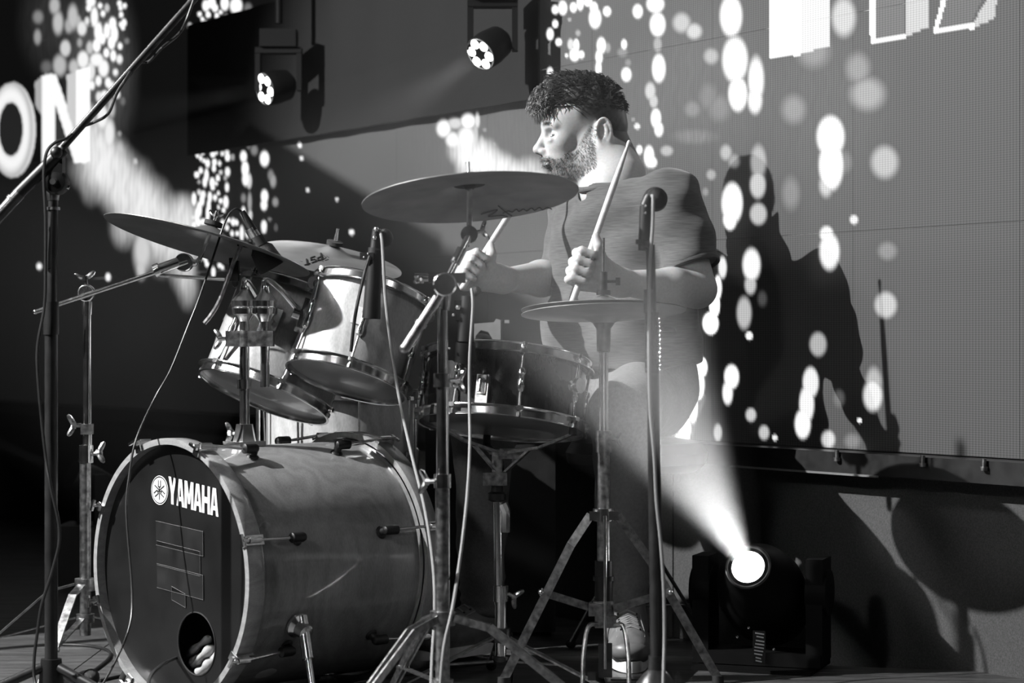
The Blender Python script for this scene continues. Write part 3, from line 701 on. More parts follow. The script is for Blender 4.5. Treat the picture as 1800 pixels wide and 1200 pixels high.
# tape on the head
for (x0_, y0_, x1_, y1_) in ((274, 915, 357, 970), (276, 950, 352, 1005), (276, 990, 357, 1046), (302, 1030, 326, 1056)):
    def h2(xp, yp):   # pixel on head plane -> local
        dv = Vector(((xp-900)/F, 1, -(yp-HY)/F)); o0 = BC+BU*LL-Vector((0, 0, CZ)); tt = o0.dot(BU)/dv.dot(BU); q_ = dv*tt-(BC-Vector((0, 0, CZ))); return q_.dot(BE), q_.z
    a0, b0 = h2(x0_, y0_); a1, b1 = h2(x1_, y0_+16)
    hh = .050 if x1_ > 330 else .028
    pts = [(a0, b0), (a1, b0-.012), (a1+.001, b0-.012-hh), (a0+.001, b0-hh)]
    o = part('tape_strip', MB().poly([hp(a, b, .0190) for a, b in pts][::-1], -BU, .0006), 'tape', bd)
    mb = MB(); cl = [hp(a, b, .0182) for a, b in pts]
    for i in range(4):
        if i == 3 and x1_ > 330: continue
        mb.tube(cl[i], cl[(i+1) % 4], .00055, n=5)
    part('frayed_edge', mb, 'tape_edge', o)
# claws, rods and lugs
for th_ in (-150, -107, -64, -22, 22.5, 73, 124, 175):
    for L0, s in ((0, 1), (BL, -1)):
        t_ = math.radians(th_); dd = BE*math.sin(t_)+UP*math.cos(t_); tt = BE*math.cos(t_)-UP*math.sin(t_)
        if abs(th_) > 140 and False: continue
        base = BC+BU*L0
        cl = part('claw', MB().box(base+dd*.279+BU*(s*.019), dd*.003, tt*.010, BU*.021).box(base+dd*.272-BU*(s*.003), dd*.010, tt*.009, BU*.0022).tube(base+dd*.284+BU*(s*.002), base+dd*.284+BU*(s*.030), .0065, n=10), 'chrome', bd)
        lug_at = base+dd*(BR+.020)+BU*(s*.135)
        lg = part('lug', MB().lathe(lug_at-BU*(s*.022), BU*s, [(.005, 0), (.0105, .003), (.0105, .030), (.008, .036), (.004, .038)], 14).tube(lug_at-dd*.022+BU*(s*.008), lug_at+BU*(s*.008), .0085, n=12).lathe(base+dd*(BR+.001)+BU*(s*.143), dd, [(.014, 0), (.012, .003), (.008, .005)], 14), 'plastic', bd, 'black lug')
        part('tension_rod', MB().tube(base+dd*.284+BU*(s*.026), lug_at-BU*(s*.02), .0034, n=10).tube(base+dd*.284+BU*(s*-.014), base+dd*.284+BU*(s*.0), .0045, n=8)
             .box(base+dd*.284-BU*(s*.014), tt*.013, dd*.0028, BU*.0028), 'chrome', lg)
# spur legs
for th_, nm in ((113, 1), (-113, 2)):
    t_ = math.radians(th_); dd = BE*math.sin(t_)+UP*math.cos(t_); b0 = BC+BU*.15+dd*(BR+.002)
    br = part('spur_bracket', MB().lathe(b0, dd, [(.026, 0), (.026, .006), (.018, .014), (.016, .034), (.010, .038), (0, .038)], 24), 'chrome', bd)
    dn = (dd*.55-UP*.84-BU*.20).normalized(); f0 = b0+dd*.026
    k_ = f0.z/(-dn.z)
    part('spur_leg', MB().tube(f0-dn*.03, f0+dn*.06, .0125).tube(f0+dn*.05, f0+dn*(k_-.012), .0075), 'chrome', br)
    part('rubber_foot', MB().tube(f0+dn*(k_-.02), f0+dn*(k_-.004), .011, .012), 'rubber', br)
# badge and tom holder
TB = BC+BU*.196+UP*(BR)
hb = thing('tom_holder', 'chrome double tom holder post standing on top of the bass drum', 'drum hardware', TB)
part('base_block', MB().box(TB+UP*.004, BU*.034, BE*.030, UP*.005).lathe(TB+UP*.009, UP, [(.027, 0), (.025, .006), (.020, .030), (.019, .036), (.014, .036)], 6), 'chrome', hb, sharp=30)
def wing(parent, c, d, up=None, s=1.0, mat='chrome', name='wing_nut'):
    d = Vector(d).normalized(); u_ = Vector(up) if up else perp(d)[1]; u_ = (u_-d*u_.dot(d)).normalized()
    mb = MB().tube(c, c+d*.014*s, .0042*s, n=10).tube(c+d*.010*s, c+d*.018*s, .0075*s, n=10)
    for q in (-1, 1):
        mb.path([c+d*.014*s, c+d*.017*s+u_*(q*.008*s), c+d*.022*s+u_*(q*.016*s), c+d*.025*s+u_*(q*.020*s)], [.0045*s, .0055*s, .0050*s, .0025*s], n=8)
    return part(name, mb, mat, parent)
wing(hb, TB+UP*.025-BE*.026, -BE-BU*.4, UP, 1.1)
zt = P(430, 505, 4.523).z
part('post', MB().tube(TB+UP*.01, Vector((TB.x, TB.y, zt)), .0105), 'chrome', hb)
part('memory_collar', MB().tube(TB+UP*.120, TB+UP*.140, .0155), 'chrome', hb)
cl_z = P(430, 595, 4.523).z
X_ = Vector((1, 0, 0)); YV = Vector((0, 1, 0))
part('clamp_block', MB().box(Vector((TB.x+.012, TB.y, cl_z)), X_*.050, YV*.017, UP*.0165).lathe(Vector((TB.x, TB.y, cl_z-.017)), UP, [(.019, 0), (.019, .034)], 20), 'chrome_dull', hb)
wing(hb, Vector((TB.x-.036, TB.y, cl_z)), -X_-UP*.05, YV*.4+UP, 1.1)
T2p = Vector((TB.x+.043, TB.y+.004, 0))
part('side_post', MB().tube(Vector((T2p.x, T2p.y, P(465, 680, 4.52).z)), Vector((T2p.x, T2p.y, zt)), .0098), 'chrome', hb)
for q in (Vector((TB.x, TB.y, 0)), T2p):
    zc = P(430, 540, 4.52).z
    part('ball_clamp', MB().lathe(Vector((q.x, q.y, zc-.030)), UP, [(.012, 0), (.018, .010), (.026, .016), (.027, .028), (.0255, .030), (.027, .032), (.027, .044), (.020, .052), (.012, .060), (.009, .075), (0, .076)], 24), 'chrome', hb)
# ---------------- toms
ax1 = circle_normal(464, 692, 4.74, (.37, -.93), .19)
ax2 = circle_normal(608, 667, 4.56, (.29, -.957), .235)
r1, r2 = .146, .126
tb1 = P(466, 690, 4.76); tb2 = P(611, 664, 4.56)
tom1, a1, e11, e12 = drum('rack_tom', 'left rack tom, pale shell tilted up toward the drummer, above the bass drum', tb1, ax1, r1, .222, 'lacquer_pale', 'head_clear', 'head_clear', 6, phase=.35, stand_z=tb1.z)
tom2, a2, e21, e22 = drum('rack_tom', 'right rack tom with square white badge, tilted above the bass drum', tb2, ax2, r2, .190, 'lacquer_pale', 'head_clear', 'head_clear', 6, phase=.12, stand_z=tb2.z)
# arms from the holder into each tom
def L_arm(parent, q, target):
    z0_ = P(430, 545, 4.52).z+.02
    part('tom_arm', MB().path(smooth_pts([Vector((q.x, q.y, z0_)), Vector((q.x, q.y, z0_+.045)), Vector((q.x, q.y, z0_+.045))*.6+target*.4+UP*.01, target], 5), .006, n=10), 'chrome', parent)
s1 = tb1+a1*.12; s2 = tb2+a2*.10
d1_ = (Vector((TB.x, TB.y, s1.z))-s1); d1_ = (d1_-a1*d1_.dot(a1)).normalized()
d2_ = (Vector((TB.x, TB.y, s2.z))-s2); d2_ = (d2_-a2*d2_.dot(a2)).normalized()
L_arm(hb, Vector((TB.x, TB.y, 0)), s1+d1_*(r1+.006)); L_arm(hb, T2p, s2+d2_*(r2+.006))
for t_, s_, d_, r_, a_ in ((tom1, s1, d1_, r1, a1), (tom2, s2, d2_, r2, a2)):
    part('mount_bracket', MB().box(s_+d_*(r_+.006), d_*.007, a_*.034, d_.cross(a_)*.020).tube(s_+d_*(r_+.01), s_+d_*(r_+.028), .013), 'chrome', t_)
# square badge on right tom
vd = (Vector((0, 0, CZ))-s2).normalized(); fd = (vd-a2*vd.dot(a2)).normalized(); sd = a2.cross(fd)
bd_dir = (fd*math.cos(.22)-sd*math.sin(.22)*(1 if sd.x > 0 else -1)*1)
bd_dir = (fd-X_*.10).normalized(); bd_dir = (bd_dir-a2*bd_dir.dot(a2)).normalized()
bt_ = tb2+a2*.105
part('badge', MB().box(bt_+bd_dir*(r2+.0012), bd_dir*.0012, a2*.019, a2.cross(bd_dir)*.0165), 'white_print', tom2, 'square white badge')

# ---------------- floor tom
fc = P(600, 600, 5.22); fz0 = P(600, 790, 5.22).z-.02; fz1 = P(600, 590, 5.22).z-.05
ft, fa, fe1, fe2 = drum('floor_tom', 'tall floor tom with dark shaded side standing behind the bass drum', Vector((fc.x, fc.y, .22)), UP, .183, .40, 'lacquer_pale', 'head_clear', 'head_clear', 8, phase=.3, stand_z=0)
for q in (-.55, 1.55, 3.6):
    dd = Vector((math.cos(q), math.sin(q), 0)); b0 = Vector((fc.x, fc.y, 0))+dd*.215
    lg = part('leg', MB().path([b0+dd*.03+UP*.012, b0+dd*.005+UP*.09, b0+UP*.16, b0+UP*.60], .0055, n=10), 'chrome', ft)
    part('rubber_foot', MB().tube(b0+dd*.034, b0+dd*.03+UP*.03, .011, .009), 'rubber', lg)
    part('leg_bracket', MB().box(b0-dd*.014+UP*.38, dd*.016, dd.cross(UP)*.013, UP*.025), 'chrome', ft)

# ---------------- snare drum
sax = circle_normal(885, 745, 4.6, (.09, -.995), .155)
sb = P(882, 744, 4.60)
SR = .174
sn, sa2, se1, se2 = drum('snare_drum', 'dark lacquered snare drum on its stand between the drummer and the cymbal stands', sb, sax, SR, .135, 'lacquer_dark', 'head_clear', 'head_clear', 8, phase=.2, stand_z=sb.z)
vd = (Vector((0, 0, CZ))-sb).normalized(); fd = (vd-sa2*vd.dot(sa2)).normalized()
q_ = (fd*math.cos(.25)-X_*math.sin(.25)); q_ = (q_-sa2*q_.dot(sa2)).normalized()
th_ = part('strainer', MB().box(sb+q_*(SR+.010)+sa2*.040, q_*.009, sa2*.030, sa2.cross(q_)*.013).box(sb+q_*(SR+.020)+sa2*.048, q_*.004, sa2*.02, sa2.cross(q_)*.009), 'chrome_dull', sn)
part('throw_lever', MB().path([sb+q_*(SR+.022)+sa2*.06, sb+q_*(SR+.035)+sa2*.055, sb+q_*(SR+.038)+sa2*.03], .004), 'chrome', th_)
q_ = (fd*math.cos(.9)+X_*math.sin(.9)); q_ = (q_-sa2*q_.dot(sa2)).normalized()
mu = part('muffler_knob', MB().lathe(sb+q_*SR+sa2*.075, q_, [(.012, 0), (.012, .006), (.005, .008), (.005, .018), (.016, .020), (.016, .03), (0, .03)], 20), 'chrome', sn)
# snare stand
st = thing('snare_stand', 'chrome snare stand with three basket arms holding the snare drum', 'drum stand', (P(880, 900, 4.6).x, 4.6, 0))
sx_, sy_ = P(880, 900, 4.6).x, 4.6
zc = P(880, 800, 4.6).z
part('basket_head', MB().tube((sx_-.005, sy_, zc-.045), (sx_-.005, sy_, zc+.012), .014).box((sx_-.012, sy_-.01, zc-.05), X_*.026, YV*.012, UP*.014).box((sx_+.02, sy_-.005, zc+.004), X_*.022, YV*.01, UP*.011), 'chrome_dull', st)
ctrb = sb-sa2*.016
for q in (math.radians(-32), math.radians(100), math.radians(215)):
    dd = Vector((math.cos(q), math.sin(q), 0)); e = ctrb+dd*(SR+.004); e = e-sa2*(e-ctrb).dot(sa2)
    h0 = Vector((sx_, sy_, zc+.004)); m_ = h0.lerp(e, .55)-UP*.014
    ar = part('basket_arm', MB().bar(h0, m_, .016, .006, UP.cross(dd)).bar(m_, e-UP*.008, .014, .006, UP.cross(dd)).bar(Vector((sx_, sy_, zc-.045)), h0.lerp(e, .40)-UP*.012, .012, .005, UP.cross(dd)), 'chrome_dull', st)
    part('rubber_grip', MB().tube(e-UP*.010, e+sa2*.028, .009, .008), 'rubber', ar)
part('tilt_knob', MB().lathe((sx_-.008, sy_, zc-.10), UP, [(.012, 0), (.020, .004), (.020, .018), (.014, .022), (.012, .05)], 20), 'plastic', st)
part('upper_tube', MB().tube((sx_-.004, sy_, P(0, 1062, 4.6).z), (sx_-.006, sy_, zc-.10), .0095), 'chrome', st)
part('tube_shoulder', MB().path([(sx_+.012, sy_, P(0, 935, 4.6).z), (sx_+.012, sy_, P(0, 900, 4.6).z), (sx_+.004, sy_, P(0, 885, 4.6).z)], .0115), 'chrome', st)
zk = P(0, 1045, 4.6).z
part('height_collar', MB().tube((sx_, sy_, zk-.014), (sx_, sy_, zk+.02), .0165), 'chrome', st)
wing(st, Vector((sx_+.016, sy_, zk+.002)), X_-UP*.5, X_+UP, 1.1, 'chrome_dull')
part('lower_tube', MB().tube((sx_, sy_, .06), (sx_, sy_, zk), .0125), 'chrome', st)
zh = P(0, 1120, 4.6).z
part('leg_hub', MB().tube((sx_, sy_, zh-.01), (sx_, sy_, zh+.02), .022), 'dark_steel', st)
part('lower_ring', MB().tube((sx_, sy_, zh-.05), (sx_, sy_, zh-.04), .019), 'dark_steel', st)
for q in (math.radians(-25), math.radians(205), math.radians(95)):
    dd = Vector((math.cos(q), math.sin(q), 0)); h0 = Vector((sx_, sy_, zh))+dd*.02
    e = Vector((sx_, sy_, .012))+dd*.26
    lg = part('leg', MB().bar(h0, e, .018, .004, dd.cross(UP)).bar(h0-UP*.05, h0.lerp(e, .5), .014, .004, dd.cross(UP)), 'chrome_dull', st)
    part('rubber_foot', MB().ball(e, .012), 'rubber', lg)

# ---------------- cloth inside the bass drum
tw = thing('pillow_cloth', 'folded pale cloth lying inside the bass drum, seen through the port hole', 'cloth', bp(hx, -.235, .1))
def cloth_roll(pts, r):
    return MB().path(smooth_pts(pts, 6), r, n=14)
def hpx(x, y, L):
    dv = Vector(((x-900)/F, 1, -(y-HY)/F)); o0 = BC+BU*L-Vector((0, 0, CZ)); tt = o0.dot(BU)/dv.dot(BU); return dv*tt+Vector((0, 0, CZ))
for k, (pa, rr) in enumerate((([(300, 1182, .10), (330, 1152, .075), (352, 1132, .07), (372, 1120, .085)], .0095), ([(318, 1190, .09), (338, 1168, .065), (358, 1150, .06), (378, 1136, .08)], .0115),
                              ([(328, 1205, .08), (346, 1186, .055), (362, 1172, .05), (380, 1158, .07)], .012), ([(345, 1215, .08), (358, 1196, .05), (370, 1186, .05), (385, 1176, .07)], .011), ([(300, 1200, .12), (325, 1180, .10), (350, 1160, .10), (380, 1140, .11)], .016))):
    pts = smooth_pts([hpx(*q) for q in pa], 6)
    m_ = len(pts); rs = [rr*(.8+.25*math.sin(i*.9+k))*(.6 if i in (0, m_-1) else 1) for i in range(m_)]
    part('cloth_fold', MB().path(pts, rs, n=16), 'towel', tw)
part('cloth_bundle', MB().ball(bp(hx+.01, -.185, .14), .075, (1.1, 1.1, .55), 24), 'towel', tw)
# ================================================================ cymbals
def cymbal(name, label, c, nrm, r, mat='cymbal', cat='cymbal', bow=.10, flip=1):
    """c = centre of the edge plane, nrm = up axis (bell side)"""
    a, e1, e2 = perp(nrm); c = Vector(c); prof = []
    br = r*.24; bh = r*.105
    def H(q):   # height above the edge plane
        x = q*r
        h = r*bow*(1-q*q)*1.0
        if x < br*1.25: h += bh*.5*(1+math.cos(math.pi*min(1, x/(br*1.25))))*1.0
        return h
    N_ = 26
    qs = [(.03+.97*k/N_) for k in range(N_+1)]
    top = [(q*r, H(q)+.0012) for q in qs]; bot = [(q*r, H(q)) for q in reversed(qs)]
    mb = MB(); n = 96; rings = []; rad = []
    for rr, h in top+bot:
        rings.append(mb.ring(c+a*h, e1, e2, rr, n)); rad += [rr/r]*n
    mb.loft(rings+[rings[0]], n, cap=False)
    t = thing(name, label, cat, c+a*H(0.03))
    ROOT[t.name] = Vector(t.location)
    o = part('bronze_disc', mb, mat, t, sharp=50)
    me = o.data; uv = me.uv_layers.new(name='radius'); vi = np.zeros(len(me.loops), dtype=np.int32); me.loops.foreach_get('vertex_index', vi)
    rad = np.array(rad); u_ = np.stack([rad[vi], np.zeros(len(vi))], 1).astype(np.float32).ravel(); uv.data.foreach_set('uv', u_)
    ctr = c+a*H(.03)
    return t, a, e1, e2, ctr, H
def felt_nut(parent, ctr, a, s=1.0, rod=.05, nut='wing'):
    part('felt_washer', MB().lathe(ctr+a*.002, a, [(.011*s, 0), (.020*s, .001), (.020*s, .010*s), (.011*s, .011*s)], 24), 'felt', parent)
    if nut == 'wing': wing(parent, ctr+a*.014*s, a, X_, .8)
    part('top_rod', MB().tube(ctr-a*.01, ctr+a*rod, .0035, n=10).tube(ctr+a*(rod-.002), ctr+a*(rod+.004), .0042, n=10), 'chrome', parent)
# big crash
cax = circle_normal(827, 347, 3.98, (-.078, -.997), .225)
bc, ca_, ce1, ce2, cctr, cH = cymbal('crash_cymbal', 'big crash cymbal seen from below in front of the drummer', P(827, 349, 3.98), cax, .203, 'cymbal_dull', bow=.075)
felt_nut(bc, cctr, ca_, .9, .030, 'none')
part('lower_felt', MB().lathe(cctr-ca_*.006, -ca_, [(.030, 0), (.031, .004), (.012, .005), (.008, .012)], 24), 'felt', bc)
# curved dark script under the crash (blurred maker's signature): real ink strokes lying on the bronze
def on_cym(c0, a, H, r, x, y, D, off):
    """point under the cymbal hit by the photo ray x,y"""
    v = P(x, y, 1.0)-Vector((0, 0, CZ)); o = Vector((0, 0, CZ)); h = .02
    for _ in range(6):
        t = ((c0+a*h)-o).dot(a)/v.dot(a); p = o+v*t; h = H(min(1, ((p-c0)-a*(p-c0).dot(a)).length/r))
    return p+a*off
Cc = P(827, 349, 3.98)
sig = [[(846, 376), (862, 371), (874, 368), (868, 374), (858, 380), (880, 378), (892, 380)], [(876, 361), (884, 368), (893, 375), (900, 379)], [(884, 374), (893, 370), (900, 372), (908, 367), (912, 371), (920, 367), (926, 370), (934, 365), (940, 369), (948, 364), (954, 368), (962, 364), (970, 367)]]
for s_ in sig:
    pts = smooth_pts([on_cym(Cc, ca_, cH, .203, x, y, 4, -.0008) for x, y in s_], 4)
    part('ink_signature', MB().path(pts, .0011, n=6), 'black_print', bc)
# left crash
lax = circle_normal(362, 430, 4.62, (.272, -.962), .125)
lc, la, le1, le2, lctr, lH = cymbal('crash_cymbal', 'left crash cymbal tilted steeply on the boom stand, dark underside showing', P(364, 432, 4.62), lax, .229, 'cymbal', bow=.085)
felt_nut(lc, lctr, la, 1.0, .032, 'wing')
# small cymbal behind the toms
pax = circle_normal(583, 455, 5.1, (.19, -.98), .20, away=False)
pc, pa_, pe1, pe2, pctr, pH = cymbal('thin_cymbal', 'small bright cymbal with upside-down black PST print above the toms', P(583, 457, 5.1), pax, .170, 'cymbal_dull', bow=.10)
felt_nut(pc, pctr, pa_, 1.0, .040, 'none')
part('nut', MB().tube(pctr+pa_*.014, pctr+pa_*.040, .006, .0035), 'chrome', pc)
Pc = P(583, 457, 5.1)
def top_cym(x, y, off=.0016):
    v = P(x, y, 1.0)-Vector((0, 0, CZ)); o = Vector((0, 0, CZ)); h = .0
    for _ in range(12):
        t = ((Pc+pa_*h)-o).dot(pa_)/v.dot(pa_); p = o+v*t; h = .5*h+.5*pH(min(1, ((p-Pc)-pa_*(p-Pc).dot(pa_)).length/.17))
    return p+pa_*off
def stroke(parent, pts, r_=.0020): part('print_stroke', MB().path([top_cym(*q) for q in pts], r_, n=6), 'black_print', parent)
pr = part('maker_print', MB().path([top_cym(531, 461), top_cym(528, 460)], .0012, n=6), 'black_print', pc, 'black PST lettering, upside down')
# P (right), S, T (left) seen upside down: glyph strokes laid out along the cymbal
def glyph(pts, i): return [(564-(i*1.18+x)*9.2+y*1.5, 448.5+(i*1.18+x)*3.0+y*9.0) for x, y in pts]
for i, g_ in enumerate(([[(0, -.25), (0, 1)], [(0, 1), (.75, 1), (.75, .45), (0, .45)]], [[(.8, 1), (0, 1), (0, .55), (.8, .5), (.8, 0), (0, 0)]], [[(.4, 0), (.4, 1.15)], [(-.05, 1), (.95, 1)]])):
    for st_ in g_: stroke(pr, glyph(st_, i), .0023)
for s_ in ([(562, 453), (566, 451), (570, 455), (567, 458)], [(568, 450), (573, 453), (571, 456)], [(574, 451), (578, 454)], [(563, 459), (569, 461)], [(571, 459), (577, 457)]): stroke(pr, s_, .0008)

# ================================================================ stands
def tripod(parent, x, y, z_col, z_low, rad, angs, tube=.013, foot_r=.011, w=.018, double=False, mat='chrome', spread_mid=.5):
    part('leg_collar', MB().tube((x, y, z_col-.014), (x, y, z_col+.012), tube+.010, n=16), mat, parent)
    part('lower_collar', MB().tube((x, y, z_low-.010), (x, y, z_low+.008), tube+.007, n=16), mat, parent)
    for q in angs:
        q = math.radians(q); dd = Vector((math.cos(q), math.sin(q), 0)); sd_ = dd.cross(UP)
        h0 = Vector((x, y, z_col))+dd*(tube+.010); e = Vector((x, y, .012))+dd*rad; bend = h0.lerp(e, .16)+UP*.02+dd*.01
        mb = MB()
        offs = (-.008, .008) if double else (0,)
        for o_ in offs:
            mb.bar(h0+sd_*o_, bend+sd_*o_, w if not double else .004, .004 if not double else .014, sd_); mb.bar(bend+sd_*o_, e+sd_*o_*.3, w if not double else .004, .004 if not double else .014, sd_)
        lg = part('leg', mb, mat, parent)
        mp_ = bend.lerp(e, spread_mid)
        part('leg_brace', MB().bar(Vector((x, y, z_low))+dd*(tube+.008), mp_, .014, .003, sd_).tube(mp_-sd_*.012, mp_+sd_*.012, .005, n=8), mat, lg)
        part('rubber_foot', MB().ball(e, foot_r, (1.2, 1.2, 1)), 'rubber', lg)
# left boom cymbal stand
X1, Y1 = P(150, 700, 4.6).x, 4.6
def z_(y, D): return P(0, y, D).z
ls = thing('boom_cymbal_stand', 'chrome boom cymbal stand holding the left crash cymbal', 'cymbal stand', (X1, Y1, 0))
part('lower_tube', MB().tube((X1, Y1, z_(1116, 4.6)), (X1, Y1, z_(795, 4.6)), .0122), 'chrome_dull', ls)
part('middle_tube', MB().tube((X1+.004, Y1, z_(800, 4.6)), (X1+.004, Y1, z_(752, 4.6)), .0105), 'chrome', ls)
part('upper_tube', MB().tube((X1+.004, Y1, z_(770, 4.6)), (X1+.004, Y1, z_(535, 4.6)), .0088), 'chrome', ls)
part('height_collar', MB().tube((X1+.002, Y1, z_(813, 4.6)), (X1+.002, Y1, z_(782, 4.6)), .0155), 'chrome', ls)
wing(ls, Vector((X1+.016, Y1-.004, z_(797, 4.6))), X_-YV*.3+UP*.15, X_+UP, 1.15, 'chrome_dull')
part('height_collar', MB().box((X1+.004, Y1, z_(754, 4.6)), X_*.012, YV*.012, UP*.011), 'chrome_dull', ls)
wing(ls, Vector((X1-.008, Y1-.004, z_(747, 4.6))), -X_-YV*.3, UP-X_*.3, 1.15, 'chrome_dull')
tc_ = P(152, 515, 4.585)
part('tilter_cup', MB().tube((X1+.004, Y1, z_(553, 4.6)), (X1+.004, Y1, z_(530, 4.6)), .0105, .0115), 'chrome', ls)
td = part('tilter_disc', MB().lathe(tc_+YV*.012, -YV, [(.0175, 0), (.0185, .003), (.0185, .018), (.0165, .020), (.0155, .0185), (0, .0185)], 36), 'chrome', ls)
for q in (90, 210, 330):
    dd = X_*math.cos(math.radians(q-20))+UP*math.sin(math.radians(q-20)); ss = dd.cross(YV); o_ = tc_-YV*.0075
    part('tuning_fork', MB().bar(o_-dd*.013, o_+dd*.005, .002, .0012, ss).bar(o_+dd*.004-ss*.003, o_+dd*.013-ss*.004, .0016, .0012, ss).bar(o_+dd*.004+ss*.003, o_+dd*.013+ss*.004, .0016, .0012, ss), 'chrome', td)
wing(ls, tc_+UP*.017, -X_*.15+UP, X_+UP*.25, 1.1)
bA = P(62, 548, 4.56); bB = P(330, 460, 4.60)
part('boom_arm', MB().tube(bA, bB, .0052).ball(bA, .0056, n=10), 'chrome', ls)
bC = P(277, 474, 4.59)
part('boom_sleeve', MB().tube(bC, P(313, 461, 4.6), .0115, n=18).tube(P(272, 477, 4.59), P(281, 473, 4.59), .015, n=18), 'chrome', ls)
tj = P(324, 461, 4.61)
part('boom_tilter', MB().lathe(tj+YV*.012, -YV, [(.018, 0), (.020, .003), (.020, .022), (.018, .025), (0, .025)], 28).tube(tj, P(345, 462, 4.61), .008), 'chrome', ls)
part('tilter_post', MB().tube(P(344, 463, 4.61), P(350, 455, 4.615), .005).tube(P(348, 462, 4.61), lctr-la*.004, .0048), 'chrome', ls)
part('side_arm', MB().tube(P(282, 484, 4.585), P(402, 491, 4.585), .0042, n=10).tube(P(300, 487, 4.57), P(395, 489, 4.57), .002, n=6), 'chrome', ls)
tripod(ls, X1, Y1, z_(1026, 4.6), z_(1085, 4.6), .31, (190, 262, 62), mat='chrome_dull')
# centre cymbal stand (blurred, nearest)
X2, Y2 = P(778, 700, 3.92).x, 3.92
cs = thing('cymbal_stand', 'worn chrome cymbal stand in the foreground centre holding the big crash', 'cymbal stand', (X2, Y2, 0))
part('lower_tube', MB().tube((X2, Y2, .10), (X2, Y2, z_(850, 3.92)), .0135), 'chrome_dull', cs)
part('middle_tube', MB().tube((X2, Y2, z_(855, 3.92)), (X2, Y2, z_(665, 3.92)), .0115), 'chrome', cs)
part('upper_tube', MB().tube((X2, Y2, z_(670, 3.92)), (X2, Y2, z_(540, 3.92)), .0095), 'chrome', cs)
for yy, s_ in ((845, 1), (668, -1)):
    part('height_collar', MB().tube((X2, Y2, z_(yy+12, 3.92)), (X2, Y2, z_(yy-12, 3.92)), .0165), 'chrome', cs)
    wing(cs, Vector((X2-.016*s_, Y2-.006, z_(yy, 3.92))), -X_*s_-YV*.4, UP+X_*.3, 1.1)
tl = P(782, 500, 3.90)
part('tilter_cup', MB().tube((X2+.003, Y2, z_(545, 3.92)), (X2+.003, Y2, z_(520, 3.92)), .010, .013), 'chrome', cs)
part('boom_tilter', MB().lathe(tl+YV*.014, -YV, [(.020, 0), (.022, .003), (.022, .024), (.019, .027), (0, .027)], 30).box(tl+X_*.004+UP*.012, X_*.034, YV*.010, UP*.009), 'chrome', cs)
wing(cs, tl-X_*.028+UP*.010, -X_, UP*.3+YV, 1.1)
part('clamp_screw', MB().tube(tl-X_*.028+UP*.016, tl-X_*.055+UP*.017, .0042), 'chrome', cs)
bmA = P(712, 612, 3.90); bmT = P(820, 425, 3.95)
part('boom_arm', MB().tube(P(766, 530, 3.90), bmT, .0062), 'chrome', cs)
part('counter_tube', MB().tube(bmA, P(775, 515, 3.90), .0100).ball(bmA, .0105, n=12).tube(P(738, 572, 3.9), P(742, 566, 3.9), .0118), 'chrome_dull', cs)
part('boom_collar', MB().tube(P(800, 462, 3.93), P(812, 438, 3.94), .0095), 'chrome', cs)
tt_ = P(825, 412, 3.96)
part('top_tilter', MB().lathe(tt_+YV*.012, -YV, [(.015, 0), (.016, .004), (.016, .020), (0, .022)], 24).tube(P(818, 430, 3.95), tt_, .008), 'chrome', cs)
part('top_post', MB().tube(tt_, cctr-ca_*.018, .0058), 'chrome', cs)
wing(cs, tt_+X_*.012+UP*.004, X_+UP*.2, UP, .9)
tripod(cs, X2, Y2, z_(1085, 3.92), .12, .36, (232, 352, 112), double=True, mat='chrome_dull', w=.02)
# stand for the small cymbal behind
sp = Vector((pctr.x-.004, pctr.y, 0))
ps = thing('straight_cymbal_stand', 'straight stand mostly hidden behind the toms, under the small cymbal', 'cymbal stand', (sp.x, sp.y, 0))
part('tube', MB().tube((sp.x, sp.y, .08), (sp.x, sp.y, pctr.z-.06), .0115).tube((sp.x, sp.y, pctr.z-.08), pctr-pa_*.004, .006), 'chrome', ps)
tripod(ps, sp.x, sp.y, .26, .12, .22, (150, 60, 105), mat='chrome')
# ---------------- hi-hat
HX, HYD = P(1061, 700, 4.42).x, 4.42
hs = thing('hi_hat_stand', 'chrome hi-hat stand with flat metal legs and a bright pull rod', 'hi-hat stand', (HX, HYD, 0))
hax = circle_normal(1062, 545, 4.42, (-.03, -1), .115)
hc1 = P(1061, 549, 4.42)
hb_, ha, _, _, hbc, hH = cymbal('hi_hat_cymbal', 'lower hi-hat cymbal, underside facing the camera', hc1, -hax, .171, 'cymbal_dull', bow=.06)
ht_, hta, _, _, htc, hH2 = cymbal('hi_hat_cymbal', 'upper hi-hat cymbal with lit rim below the raised drumstick hand', hc1+hax*.005, (hax+X_*.02).normalized(), .171, 'cymbal', bow=.07)
part('clutch', MB().tube(htc+UP*.002, htc+UP*.012, .015).tube(htc+UP*.012, htc+UP*.05, .0085).tube(htc+UP*.03+X_*.008, htc+UP*.03+X_*.026, .0032).box(htc+UP*.03+X_*.030, X_*.005, YV*.003, UP*.008), 'dark_steel', ht_)
part('upper_rod', MB().tube((HX, HYD, hbc.z-.05), (HX, HYD, z_(418, 4.42)), .0032, n=10), 'chrome', hs)
part('cymbal_seat', MB().lathe((HX, HYD, z_(620, 4.42)), UP, [(.008, 0), (.014, .004), (.015, .05), (.022, .060), (.024, .066), (.010, .068)], 24), 'dark_steel', hs)
part('upper_tube', MB().tube((HX, HYD, z_(760, 4.42)), (HX, HYD, z_(598, 4.42)), .0098), 'chrome', hs)
part('height_collar', MB().tube((HX, HYD, z_(795, 4.42)), (HX, HYD, z_(757, 4.42)), .0165).tube((HX, HYD, z_(776, 4.42)), (HX, HYD, z_(770, 4.42)), .0178), 'chrome_dull', hs)
